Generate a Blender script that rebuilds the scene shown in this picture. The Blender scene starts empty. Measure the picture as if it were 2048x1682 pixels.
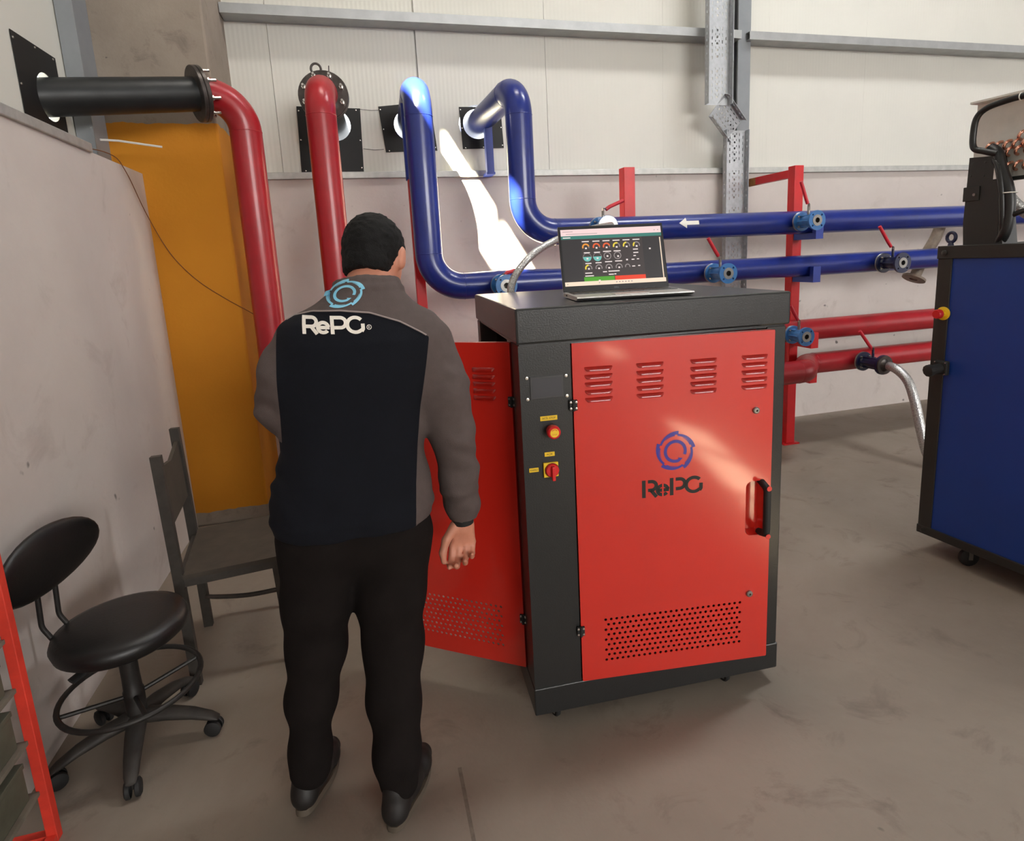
import bpy, bmesh, math, random
import numpy as np
from mathutils import Vector, Matrix
from mathutils.bvhtree import BVHTree

random.seed(7)
PI = math.pi
S = bpy.context.scene
C = S.collection

# ------------------------------------------------------------------ camera
YAW, PIT, ROL = math.radians(-14.51), math.radians(10.48), math.radians(-2.795)
FPX, PPX, PPY, CAM_H = 1194.6, 1048.3, 738.2, 1.5
fwd = Vector((-math.sin(YAW) * math.cos(PIT), math.cos(YAW) * math.cos(PIT), -math.sin(PIT)))
rgt0 = Vector((math.cos(YAW), math.sin(YAW), 0))
up0 = rgt0.cross(fwd)
rgt = rgt0 * math.cos(ROL) + up0 * math.sin(ROL)
upv = -rgt0 * math.sin(ROL) + up0 * math.cos(ROL)
cam_d = bpy.data.cameras.new('camera')
cam = bpy.data.objects.new('camera', cam_d)
C.objects.link(cam)
M = Matrix((rgt, upv, -fwd)).transposed().to_4x4()
M.translation = Vector((0, 0, CAM_H))
cam.matrix_world = M
cam_d.sensor_fit = 'HORIZONTAL'
cam_d.sensor_width = 36
cam_d.lens = FPX / 2048 * 36
cam_d.shift_x = (1024 - PPX) / 2048
cam_d.shift_y = (PPY - 841) / 2048
cam_d.clip_start = 0.05
S.camera = cam

# ------------------------------------------------------------------ light
W = bpy.data.worlds.new('daylight'); S.world = W
W.use_nodes = True
bg = W.node_tree.nodes['Background']
bg.inputs['Color'].default_value = (0.93, 0.97, 1.0, 1)
bg.inputs['Strength'].default_value = 4.0
sun_d = bpy.data.lights.new('sun_offscreen', 'SUN'); sun_d.energy = 190; sun_d.angle = 0.012
sun_d.color = (1.0, 0.9, 0.68)
sun = bpy.data.objects.new('sun_offscreen', sun_d); C.objects.link(sun)
sun.rotation_euler = Vector((0.5, 1.0, -0.85)).to_track_quat('-Z', 'Y').to_euler()
sun.location = (-4, -6, 9)

def area(name, loc, target, sx, sy, power, col):
    d = bpy.data.lights.new(name, 'AREA'); d.shape = 'RECTANGLE'
    d.size = sx; d.size_y = sy; d.energy = power; d.color = col
    o = bpy.data.objects.new(name, d); C.objects.link(o)
    o.location = loc
    o.rotation_euler = (Vector(target) - Vector(loc)).to_track_quat('-Z', 'Y').to_euler()
    return o
# two high lamps under the roof above the picture, the hall door far to the right, the windows at the far end behind the camera
area('hall_lamp_offscreen', (0.9, 2.3, 6.2), (0.9, 2.3, 0), 1.4, 0.5, 60, (1.0, 0.93, 0.84))
area('hall_lamp_offscreen', (3.9, 2.3, 6.2), (3.9, 2.3, 0), 1.4, 0.5, 125, (0.97, 0.98, 1.0))
area('door_right_offscreen', (11.9, -1.5, 2.3), (0, -1.5, 2.3), 5.0, 4.2, 110, (0.96, 0.98, 1.0))
area('window_front_offscreen', (6.0, -13.9, 4.2), (6.0, 0, 4.2), 8.0, 3.0, 1500, (1.0, 0.98, 0.95))

S.view_settings.view_transform = 'Standard'
S.view_settings.look = 'None'
S.view_settings.gamma = 1.0
S.view_settings.exposure = 0.0
S.view_settings.use_curve_mapping = False
try:
    S.cycles.use_denoising = True
    S.cycles.max_bounces = 8
    S.cycles.diffuse_bounces = 5
    S.cycles.glossy_bounces = 4
    S.cycles.sample_clamp_indirect = 6
    S.cycles.caustics_reflective = False
    S.cycles.caustics_refractive = False
except Exception:
    pass

# ------------------------------------------------------------------ materials
def lin(c):
    return tuple(((v / 255) / 12.92 if v / 255 <= 0.04045 else ((v / 255 + 0.055) / 1.055) ** 2.4) for v in c)

class NT:
    def __init__(s, m):
        s.m = m; s.t = m.node_tree; s.n = s.t.nodes; s.b = s.n['Principled BSDF']
    def new(s, t, **kw):
        n = s.n.new(t)
        for k, v in kw.items(): setattr(n, k, v)
        return n
    def link(s, a, b): s.t.links.new(a, b)

def mat(name, col, rough=0.5, metal=0.0, var=0.0, vscale=6.0, bump=0.0, bscale=60.0, coat=0.0, emit=None, spec=0.5, col2=None, coord='Object', rvar=0.0, bdist=0.002):
    m = bpy.data.materials.new(name); m.use_nodes = True
    t = NT(m); b = t.b
    c = lin(col)
    b.inputs['Base Color'].default_value = (*c, 1)
    b.inputs['Roughness'].default_value = rough
    b.inputs['Metallic'].default_value = metal
    b.inputs['Specular IOR Level'].default_value = spec
    if coat:
        b.inputs['Coat Weight'].default_value = coat
        b.inputs['Coat Roughness'].default_value = 0.08
    if emit:
        b.inputs['Emission Color'].default_value = (*lin(emit[0]), 1)
        b.inputs['Emission Strength'].default_value = emit[1]
    tc = t.new('ShaderNodeTexCoord')
    if var or col2 or rvar:
        nz = t.new('ShaderNodeTexNoise'); nz.inputs['Scale'].default_value = vscale
        nz.inputs['Detail'].default_value = 6; nz.inputs['Roughness'].default_value = 0.62
        t.link(tc.outputs[coord], nz.inputs['Vector'])
        if var or col2:
            mx = t.new('ShaderNodeMix', data_type='RGBA')
            c2 = lin(col2) if col2 else tuple(v * (1 - var) for v in c)
            c1 = c if col2 else tuple(min(1, v * (1 + var * 0.6)) for v in c)
            rp = t.new('ShaderNodeMapRange')
            rp.inputs['From Min'].default_value = 0.36; rp.inputs['From Max'].default_value = 0.66
            t.link(nz.outputs['Fac'], rp.inputs['Value'])
            t.link(rp.outputs['Result'], mx.inputs['Factor'])
            mx.inputs[6].default_value = (*c1, 1); mx.inputs[7].default_value = (*c2, 1)
            t.link(mx.outputs[2], b.inputs['Base Color'])
        if rvar:
            rr = t.new('ShaderNodeMapRange')
            rr.inputs['To Min'].default_value = max(0.02, rough - rvar); rr.inputs['To Max'].default_value = min(1, rough + rvar)
            t.link(nz.outputs['Fac'], rr.inputs['Value']); t.link(rr.outputs['Result'], b.inputs['Roughness'])
    if bump:
        n2 = t.new('ShaderNodeTexNoise'); n2.inputs['Scale'].default_value = bscale; n2.inputs['Detail'].default_value = 3
        t.link(tc.outputs[coord], n2.inputs['Vector'])
        bp = t.new('ShaderNodeBump'); bp.inputs['Strength'].default_value = bump; bp.inputs['Distance'].default_value = bdist
        t.link(n2.outputs['Fac'], bp.inputs['Height']); t.link(bp.outputs['Normal'], b.inputs['Normal'])
    return m

def concrete(name, c1, c2, c3, rough=0.75, scale=1.2):
    m = bpy.data.materials.new(name); m.use_nodes = True; t = NT(m); b = t.b
    tc = t.new('ShaderNodeTexCoord')
    def noise(sc, det, dis=0.0):
        n = t.new('ShaderNodeTexNoise'); n.inputs['Scale'].default_value = sc; n.inputs['Detail'].default_value = det
        n.inputs['Roughness'].default_value = 0.65; n.inputs['Distortion'].default_value = dis
        t.link(tc.outputs['Object'], n.inputs['Vector']); return n
    def ramp(src, a, e, x0, x1):
        r = t.new('ShaderNodeMapRange'); r.inputs['From Min'].default_value = x0; r.inputs['From Max'].default_value = x1
        t.link(src, r.inputs['Value']); return r.outputs['Result']
    def mix(f, a, bb):
        x = t.new('ShaderNodeMix', data_type='RGBA'); t.link(f, x.inputs['Factor'])
        for i, v in ((6, a), (7, bb)):
            if isinstance(v, tuple): x.inputs[i].default_value = (*lin(v), 1)
            else: t.link(v, x.inputs[i])
        return x.outputs[2]
    n1 = noise(scale, 7, 0.3); n2 = noise(scale * 4.3, 6, 0.6); n3 = noise(scale * 22, 3); n4 = noise(scale * 9, 2)
    col = mix(ramp(n1.outputs['Fac'], 0, 1, 0.38, 0.64), c1, c2)
    col = mix(ramp(n2.outputs['Fac'], 0, 1, 0.56, 0.74), col, c3)
    spk = ramp(n4.outputs['Fac'], 0, 1, 0.74, 0.79)
    col = mix(spk, col, tuple(int(v * 0.55) for v in c3))
    t.link(col, b.inputs['Base Color'])
    b.inputs['Roughness'].default_value = rough
    bp = t.new('ShaderNodeBump'); bp.inputs['Strength'].default_value = 0.35; bp.inputs['Distance'].default_value = 0.004
    t.link(n3.outputs['Fac'], bp.inputs['Height']); t.link(bp.outputs['Normal'], b.inputs['Normal'])
    return m

m_floor = concrete('floor_concrete', (142, 131, 119), (128, 117, 105), (114, 102, 91), 0.62, 1.1)
m_conc = concrete('painted_concrete', (206, 198, 192), (196, 187, 181), (184, 174, 168), 0.7, 0.9)
m_roof = mat('roof_sheet', (150, 150, 150), 0.6)

def ribbed_panel():
    m = bpy.data.materials.new('white_ribbed_sheet'); m.use_nodes = True; t = NT(m); b = t.b
    tc = t.new('ShaderNodeTexCoord')
    w = t.new('ShaderNodeTexWave', wave_type='BANDS', bands_direction='X', wave_profile='SIN')
    w.inputs['Scale'].default_value = 11.0; w.inputs['Distortion'].default_value = 0
    t.link(tc.outputs['Object'], w.inputs['Vector'])
    n = t.new('ShaderNodeTexNoise'); n.inputs['Scale'].default_value = 1.6; n.inputs['Detail'].default_value = 5
    t.link(tc.outputs['Object'], n.inputs['Vector'])
    mx = t.new('ShaderNodeMix', data_type='RGBA')
    mx.inputs[6].default_value = (*lin((218, 216, 206)), 1); mx.inputs[7].default_value = (*lin((204, 203, 195)), 1)
    t.link(n.outputs['Fac'], mx.inputs['Factor']); t.link(mx.outputs[2], b.inputs['Base Color'])
    b.inputs['Roughness'].default_value = 0.5
    bp = t.new('ShaderNodeBump'); bp.inputs['Strength'].default_value = 0.25; bp.inputs['Distance'].default_value = 0.002
    t.link(w.outputs['Fac'], bp.inputs['Height']); t.link(bp.outputs['Normal'], b.inputs['Normal'])
    return m
m_panel = ribbed_panel()

def pillar_mat():
    m = concrete('pillar_concrete', (150, 138, 126), (136, 124, 112), (120, 108, 98), 0.85, 2.0)
    t = NT(m); b = t.b
    src = b.inputs['Base Color'].links[0].from_socket
    tc = t.new('ShaderNodeTexCoord'); sp = t.new('ShaderNodeSeparateXYZ'); t.link(tc.outputs['Object'], sp.inputs[0])
    n = t.new('ShaderNodeTexNoise'); n.inputs['Scale'].default_value = 14; t.link(tc.outputs['Object'], n.inputs['Vector'])
    a = t.new('ShaderNodeMath', operation='MULTIPLY_ADD'); a.inputs[1].default_value = 0.03; t.link(n.outputs['Fac'], a.inputs[0]); t.link(sp.outputs['Z'], a.inputs[2])
    up = t.new('ShaderNodeMath', operation='LESS_THAN'); up.inputs[1].default_value = 2.325; t.link(a.outputs[0], up.inputs[0])
    lo = t.new('ShaderNodeMath', operation='GREATER_THAN'); lo.inputs[1].default_value = 0.10; t.link(a.outputs[0], lo.inputs[0])
    f = t.new('ShaderNodeMath', operation='MULTIPLY'); t.link(up.outputs[0], f.inputs[0]); t.link(lo.outputs[0], f.inputs[1])
    n2 = t.new('ShaderNodeTexNoise'); n2.inputs['Scale'].default_value = 2.4; n2.inputs['Detail'].default_value = 6; t.link(tc.outputs['Object'], n2.inputs['Vector'])
    y = t.new('ShaderNodeMix', data_type='RGBA'); t.link(n2.outputs['Fac'], y.inputs['Factor'])
    y.inputs[6].default_value = (*lin((204, 136, 24)), 1); y.inputs[7].default_value = (*lin((186, 116, 14)), 1)
    mx = t.new('ShaderNodeMix', data_type='RGBA'); t.link(f.outputs[0], mx.inputs['Factor']); t.link(src, mx.inputs[6]); t.link(y.outputs[2], mx.inputs[7])
    t.link(mx.outputs[2], b.inputs['Base Color'])
    return m
m_pillar = pillar_mat()

m_galv = mat('galvanised_steel', (180, 184, 188), 0.45, 0.4, 0.14, 30, rvar=0.12)
m_flash = mat('flashing_steel', (182, 182, 178), 0.5, 0.5, 0.12, 18)
m_greysteel = mat('grey_painted_steel', (132, 136, 140), 0.5, 0.0, 0.08, 5)
m_pdark = mat('purlin_steel', (170, 172, 172), 0.42, 0.6, 0.1, 8)
m_redpipe = mat('red_pipe_paint', (160, 24, 34), 0.34, 0, 0.12, 7, 0.1, 50, coat=0.1)
m_redpost = mat('red_post_paint', (206, 22, 30), 0.38, 0, 0.1, 9)
m_bluepipe = mat('blue_pipe_paint', (24, 42, 122), 0.3, 0, 0.14, 7, 0.08, 60, coat=0.2)
m_bluebr = mat('blue_bracket_paint', (40, 62, 150), 0.4, 0, 0.1, 9)
m_black = mat('black_pipe_steel', (36, 38, 39), 0.42, 0.2, 0.2, 12, rvar=0.1)
m_plate = mat('black_sheet', (24, 23, 23), 0.5, 0, 0.15, 9, spec=0.3)
m_flange = mat('dark_flange_steel', (78, 72, 69), 0.36, 0.6, 0.3, 25)
m_bolt = mat('zinc_bolt', (206, 202, 196), 0.25, 0.95)
m_vlight = mat('light_blue_valve_paint', (48, 112, 176), 0.36, 0, 0.12, 18, coat=0.2)
m_vnavy = mat('navy_valve_paint', (18, 26, 62), 0.32, 0, 0.12, 18, coat=0.3)
m_handle = mat('red_lever_grip', (196, 30, 48), 0.38)
m_steel = mat('bare_steel', (150, 148, 144), 0.32, 0.9, 0.12, 30)
m_braid = None
m_brown = mat('dusty_hose', (138, 124, 110), 0.6, 0.3, 0.2, 30)
m_redmach = mat('red_powder_coat', (208, 42, 30), 0.26, 0, 0.04, 3, 0.12, 130, coat=1.0, bdist=0.0006)
m_blackmach = mat('black_textured_powder_coat', (38, 39, 39), 0.32, 0, 0.06, 30, 0.5, 240, bdist=0.0009)
m_dark = mat('dark_navy_inner', (26, 28, 40), 0.6)  # one even dark navy for the inner tank
m_yellow = mat('yellow_plastic', (236, 196, 36), 0.45)
m_redplas = mat('red_plastic', (206, 34, 36), 0.35)
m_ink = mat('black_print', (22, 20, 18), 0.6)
m_logoblue = mat('logo_blue', (50, 44, 150), 0.3, coat=0.2)
m_screen = mat('panel_display_glass', (70, 70, 74), 0.08)
m_bezel = mat('display_bezel', (58, 58, 60), 0.3)
m_rubber = mat('black_rubber', (26, 26, 26), 0.7)
m_alu = mat('laptop_aluminium', (196, 194, 190), 0.35, 0.7)
m_lapdark = mat('laptop_black', (26, 26, 28), 0.35)
m_bluemach = mat('blue_powder_coat', (14, 56, 136), 0.5, 0, 0.06, 5, 0.3, 220, bdist=0.0008)
m_frame = mat('black_frame_paint', (38, 38, 36), 0.4, 0, 0.1, 20)
m_copper = mat('copper_tube', (232, 172, 150), 0.25, 0.95, 0.1, 30)
m_coil = mat('coil_end_plate', (224, 221, 214), 0.5, 0.1, 0.08, 9)
m_cable = mat('black_cable', (20, 20, 20), 0.4)
m_white = mat('white_plastic', (232, 230, 224), 0.5)
m_leather = mat('black_vinyl', (18, 17, 17), 0.42, 0, 0.15, 30, 0.2, 120)
m_chairmet = mat('worn_black_steel', (44, 42, 40), 0.5, 0.4, 0.25, 30)
m_basedust = mat('dusty_black_plastic', (46, 42, 38), 0.65, 0, 0.3, 20)
m_wood = mat('dark_weathered_wood', (64, 57, 48), 0.7, 0, 0.2, 14, 0.3, 40)
m_chairgrey = mat('grey_chair_steel', (64, 60, 55), 0.5, 0.2, 0.2, 25)
m_rackred = mat('red_rack_paint', (214, 60, 44), 0.5, 0, 0.15, 15)
m_shelf = mat('dusty_shelf', (112, 106, 94), 0.8, 0, 0.25, 12)
m_bin = mat('grey_green_box', (84, 84, 70), 0.75, 0, 0.25, 9)
m_wire = mat('thin_brown_wire', (110, 62, 24), 0.6)
m_rust = mat('rusty_end', (168, 116, 62), 0.8, 0, 0.2, 40)
m_skin = mat('skin', (196, 132, 108), 0.5, 0, 0.08, 30)
m_hair = mat('black_hair', (8, 7, 7), 0.7, 0, 0.4, 260, 0.9, 380, spec=0.25, bdist=0.003)
m_trous = mat('black_trousers', (25, 21, 20), 0.9, 0, 0.15, 14, 0.3, 300, spec=0.12)
m_shoe = mat('dark_shoe', (26, 23, 22), 0.55, 0, 0.2, 20)
m_sole = mat('shoe_sole', (88, 79, 68), 0.7)
m_wlet = mat('white_embroidery', (236, 230, 220), 0.8, 0, 0.06, 200, 0.3, 500)
m_blet = mat('light_blue_print', (132, 200, 226), 0.7)
m_pipingl = mat('grey_piping', (150, 138, 134), 0.7)

def braid_mat():
    m = bpy.data.materials.new('steel_braid'); m.use_nodes = True; t = NT(m); b = t.b
    b.inputs['Metallic'].default_value = 0.85; b.inputs['Roughness'].default_value = 0.32
    tc = t.new('ShaderNodeTexCoord')
    ch = t.new('ShaderNodeTexVoronoi'); ch.inputs['Scale'].default_value = 160; t.link(tc.outputs['Object'], ch.inputs['Vector'])
    mx = t.new('ShaderNodeMix', data_type='RGBA'); t.link(ch.outputs['Distance'], mx.inputs['Factor'])
    mx.inputs[6].default_value = (0.8, 0.8, 0.78, 1); mx.inputs[7].default_value = (0.3, 0.3, 0.3, 1)
    t.link(mx.outputs[2], b.inputs['Base Color'])
    bp = t.new('ShaderNodeBump'); bp.inputs['Strength'].default_value = 0.7; bp.inputs['Distance'].default_value = 0.002
    t.link(ch.outputs['Distance'], bp.inputs['Height']); t.link(bp.outputs['Normal'], b.inputs['Normal'])
    return m
m_braid = braid_mat()

# ------------------------------------------------------------------ mesh helpers
def link(name, me, m=None, parent=None, smooth=False):
    if m is not None and not me.materials:
        me.materials.append(m)
    if smooth:
        for p in me.polygons: p.use_smooth = True
    o = bpy.data.objects.new(name, me); C.objects.link(o)
    if parent is not None: o.parent = parent
    return o

def from_bm(name, bm, m, parent=None, smooth=False, auto=None):
    bmesh.ops.recalc_face_normals(bm, faces=bm.faces)
    me = bpy.data.meshes.new(name); bm.to_mesh(me); bm.free()
    o = link(name, me, m, parent, smooth)
    if auto is not None:
        sharp(o, auto)
    return o

def sharp(o, deg=35):
    me = o.data
    for p in me.polygons: p.use_smooth = True
    bm = bmesh.new(); bm.from_mesh(me)
    for e in bm.edges:
        if len(e.link_faces) == 2 and e.calc_face_angle(0) > math.radians(deg): e.smooth = False
    bm.to_mesh(me); bm.free()

def empty(name, loc=(0, 0, 0), rz=0.0, parent=None):
    o = bpy.data.objects.new(name, None); C.objects.link(o)
    o.empty_display_size = 0.05
    o.location = loc; o.rotation_euler = (0, 0, rz)
    if parent is not None: o.parent = parent
    return o

def tag(o, label, cat=None, group=None, kind=None):
    o['label'] = label
    if cat: o['category'] = cat
    if group: o['group'] = group
    if kind: o['kind'] = kind
    return o

def add_box(bm, lo, hi, rot=None, bevel=0.0):
    r = bmesh.ops.create_cube(bm, size=1.0)
    vs = r['verts']
    c = [(a + b) / 2 for a, b in zip(lo, hi)]; d = [abs(b - a) for a, b in zip(lo, hi)]
    for v in vs:
        v.co = Vector((v.co.x * d[0], v.co.y * d[1], v.co.z * d[2]))
    if bevel > 0:
        es = list({e for v in vs for e in v.link_edges})
        rr = bmesh.ops.bevel(bm, geom=es, offset=bevel, segments=2, affect='EDGES', profile=0.5)
        vs = list({v for v in rr['verts']} | {v for v in vs if v.is_valid})
        vs = [v for v in vs if v.is_valid]
        fs = {f for v in vs for f in v.link_faces}
        vs = list({v for f in fs for v in f.verts})
    for v in vs:
        if rot is not None: v.co = rot @ v.co
        v.co += Vector(c)
    return vs

def box(name, lo, hi, m, parent=None, bevel=0.0, rot=None):
    bm = bmesh.new(); add_box(bm, lo, hi, rot, bevel)
    return from_bm(name, bm, m, parent)

def frame_of(d):
    d = Vector(d).normalized()
    a = Vector((0, 0, 1)) if abs(d.z) < 0.9 else Vector((1, 0, 0))
    u = d.cross(a).normalized(); v = u.cross(d).normalized()
    return u, v, d

def add_cyl(bm, a, b, ra, rb=None, n=20, cap=True):
    rb = ra if rb is None else rb
    a, b = Vector(a), Vector(b); u, v, d = frame_of(b - a)
    r0 = [bm.verts.new(a + (u * math.cos(2 * PI * i / n) + v * math.sin(2 * PI * i / n)) * ra) for i in range(n)]
    r1 = [bm.verts.new(b + (u * math.cos(2 * PI * i / n) + v * math.sin(2 * PI * i / n)) * rb) for i in range(n)]
    for i in range(n):
        bm.faces.new((r0[i], r0[(i + 1) % n], r1[(i + 1) % n], r1[i]))
    if cap:
        bm.faces.new(r0[::-1]); bm.faces.new(r1)

def cyl(name, a, b, ra, m, parent=None, rb=None, n=20):
    bm = bmesh.new(); add_cyl(bm, a, b, ra, rb, n)
    return from_bm(name, bm, m, parent, auto=40)

def add_lathe(bm, a, d, prof, n=24):
    """prof: (distance along d, radius) pairs; revolves about the axis through a."""
    a = Vector(a); u, v, d = frame_of(d)
    rings = []
    for t, r in prof:
        if r < 1e-6: rings.append([bm.verts.new(a + d * t)])
        else: rings.append([bm.verts.new(a + d * t + (u * math.cos(2 * PI * i / n) + v * math.sin(2 * PI * i / n)) * r) for i in range(n)])
    for p, q in zip(rings, rings[1:]):
        for i in range(n):
            j = (i + 1) % n
            if len(p) == 1 and len(q) == 1: continue
            if len(p) == 1: bm.faces.new((p[0], q[j], q[i]))
            elif len(q) == 1: bm.faces.new((p[i], p[j], q[0]))
            else: bm.faces.new((p[i], p[j], q[j], q[i]))
    return rings

def lathe(name, a, d, prof, m, parent=None, n=24, auto=35):
    bm = bmesh.new(); add_lathe(bm, a, d, prof, n)
    return from_bm(name, bm, m, parent, auto=auto)

def fillet(pts, rad, seg=10):
    """polyline with rounded corners; rad is one radius or one per inner corner."""
    pts = [Vector(p) for p in pts]
    if not isinstance(rad, (list, tuple)): rad = [rad] * (len(pts) - 2)
    out = [pts[0]]; joints = []
    for i in range(1, len(pts) - 1):
        p, a, b = pts[i], pts[i - 1], pts[i + 1]
        d0 = (a - p).normalized(); d1 = (b - p).normalized()
        ang = d0.angle(d1)
        if ang > PI - 0.02 or rad[i - 1] <= 0: out.append(p); continue
        t = rad[i - 1] / math.tan(ang / 2)
        cdir = (d0 + d1).normalized(); ctr = p + cdir * (rad[i - 1] / math.sin(ang / 2))
        s0, s1 = p + d0 * t, p + d1 * t
        v0, v1 = s0 - ctr, s1 - ctr; sweep = v0.angle(v1)
        ax = v0.cross(v1).normalized()
        joints += [(s0, -d0), (s1, d1)]
        for k in range(seg + 1):
            out.append(ctr + Matrix.Rotation(sweep * k / seg, 3, ax) @ v0)
    out.append(pts[-1])
    return out, joints

def add_sweep(bm, path, rad, n=20, cap=True, ell=None):
    path = [Vector(p) for p in path]
    cl = [path[0]]
    rr = rad if isinstance(rad, (list, tuple)) else [rad] * len(path)
    r2 = [rr[0]]
    for p, r in zip(path[1:], rr[1:]):
        if (p - cl[-1]).length > 1e-5: cl.append(p); r2.append(r)
    path, rr = cl, r2
    tan = []
    for i in range(len(path)):
        a = path[max(0, i - 1)]; b = path[min(len(path) - 1, i + 1)]
        tan.append((b - a).normalized())
    u, v, _ = frame_of(tan[0])
    rings = []; prev = tan[0]
    for p, t, r in zip(path, tan, rr):
        q = prev.rotation_difference(t); u = (q @ u); u = (u - t * u.dot(t)).normalized(); v = t.cross(u); prev = t
        e = ell or (1, 1)
        rings.append([bm.verts.new(p + (u * math.cos(2 * PI * i / n) * e[0] + v * math.sin(2 * PI * i / n) * e[1]) * r) for i in range(n)])
    for a, b in zip(rings, rings[1:]):
        for i in range(n):
            bm.faces.new((a[i], a[(i + 1) % n], b[(i + 1) % n], b[i]))
    if cap:
        bm.faces.new(rings[0][::-1]); bm.faces.new(rings[-1])

def sweep(name, path, rad, m, parent=None, n=20, ell=None):
    bm = bmesh.new(); add_sweep(bm, path, rad, n, True, ell)
    return from_bm(name, bm, m, parent, auto=50)

def catmull(pts, k=8):
    pts = [Vector(p) for p in pts]
    P = [pts[0] * 2 - pts[1]] + pts + [pts[-1] * 2 - pts[-2]]
    out = []
    for i in range(1, len(P) - 2):
        a, b, c, d = P[i - 1:i + 3]
        for j in range(k):
            t = j / k
            out.append(0.5 * ((2 * b) + (c - a) * t + (2 * a - 5 * b + 4 * c - d) * t * t + (3 * b - a - 3 * c + d) * t ** 3))
    out.append(pts[-1])
    return out

def circle2(cx, cy, r, n=10):
    return [(cx + r * math.cos(2 * PI * i / n), cy + r * math.sin(2 * PI * i / n)) for i in range(n)]

def rect2(x0, y0, x1, y1):
    return [(x0, y0), (x1, y0), (x1, y1), (x0, y1)]

def plate_mesh(name, outer, holes, thick):
    """flat plate in local XY with real holes, thickness centred on z = 0."""
    cu = bpy.data.curves.new(name, 'CURVE'); cu.dimensions = '2D'; cu.fill_mode = 'BOTH'; cu.extrude = thick / 2
    for loop in [outer] + list(holes):
        sp = cu.splines.new('POLY'); sp.points.add(len(loop) - 1); sp.use_cyclic_u = True
        for p, q in zip(sp.points, loop): p.co = (q[0], q[1], 0, 1)
    o = bpy.data.objects.new(name, cu); C.objects.link(o)
    dg = bpy.context.evaluated_depsgraph_get(); dg.update()
    me = bpy.data.meshes.new_from_object(o.evaluated_get(dg))
    bpy.data.objects.remove(o); bpy.data.curves.remove(cu)
    me.name = name
    return me

def plate(name, outer, holes, thick, mx, m, parent=None):
    me = plate_mesh(name, outer, holes, thick)
    me.transform(mx); me.materials.clear()
    return link(name, me, m, parent)

def basis(o, ux, uy, uz):
    mm = Matrix((Vector(ux), Vector(uy), Vector(uz))).transposed().to_4x4(); mm.translation = Vector(o)
    return mm
XZ = lambda o: basis(o, (1, 0, 0), (0, 0, 1), (0, -1, 0))      # plate standing, facing -Y

def text_mesh(s, size, mx, name, m, parent=None, align='CENTER', extrude=0.0):
    cu = bpy.data.curves.new(name, 'FONT'); cu.body = s; cu.size = size; cu.align_x = align; cu.align_y = 'CENTER'; cu.extrude = extrude
    o = bpy.data.objects.new(name, cu); C.objects.link(o)
    dg = bpy.context.evaluated_depsgraph_get(); dg.update()
    me = bpy.data.meshes.new_from_object(o.evaluated_get(dg))
    bpy.data.objects.remove(o); bpy.data.curves.remove(cu)
    me.transform(mx); me.materials.clear()
    return link(name, me, m, parent)

# ------------------------------------------------------------------ lettering and emblem drawn as strokes (flat x,y)
def arc(cx, cy, r, a0, a1, n=14):
    return [(cx + r * math.cos(math.radians(a0 + (a1 - a0) * i / n)), cy + r * math.sin(math.radians(a0 + (a1 - a0) * i / n))) for i in range(n + 1)]

def stroke(pts, w):
    """quads of a ribbon along pts; w one width or a list."""
    ws = w if isinstance(w, list) else [w] * len(pts)
    L, R = [], []
    for i, p in enumerate(pts):
        a = pts[max(0, i - 1)]; b = pts[min(len(pts) - 1, i + 1)]
        dx, dy = b[0] - a[0], b[1] - a[1]; l = math.hypot(dx, dy) or 1
        nx, ny = -dy / l, dx / l
        L.append((p[0] + nx * ws[i] / 2, p[1] + ny * ws[i] / 2)); R.append((p[0] - nx * ws[i] / 2, p[1] - ny * ws[i] / 2))
    return [(R[i], R[i + 1], L[i + 1], L[i]) for i in range(len(pts) - 1)]

def dense(pts, step=0.06):
    out = []
    for a, b in zip(pts, pts[1:]):
        n = max(1, int(math.hypot(b[0] - a[0], b[1] - a[1]) / step))
        out += [(a[0] + (b[0] - a[0]) * i / n, a[1] + (b[1] - a[1]) * i / n) for i in range(n)]
    return out + [pts[-1]]

def letters(stencil):
    w = 0.19; g = 0.12 if stencil else 0.0; q = []
    def s(pts): q.extend(stroke(dense(pts), w))
    # R
    s([(0.1, 0), (0.1, 1.0)])
    x0 = 0.195 + g
    s([(x0, 0.905), (0.5, 0.905)] + arc(0.5, 0.66, 0.245, 90, -90) + [(x0, 0.415)])
    s([(0.46, 0.42), (0.76, 0.0)])
    # e
    ex = 1.08
    s(arc(ex, 0.36, 0.27, 6, 322, 26)); s([(ex - 0.27, 0.36), (ex + 0.33, 0.36)])
    # P
    px = 1.55
    s([(px, 0), (px, 1.0)])
    x1 = px + 0.095 + g
    s([(x1, 0.905), (px + 0.42, 0.905)] + arc(px + 0.42, 0.63, 0.275, 90, -90) + [(x1, 0.355)])
    # G
    gx = 2.72
    s(arc(gx, 0.5, 0.41, 42, 318, 26) + [(gx + 0.36, 0.17), (gx + 0.38, 0.30), (gx + 0.38, 0.56)])
    return q, 3.2

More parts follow.
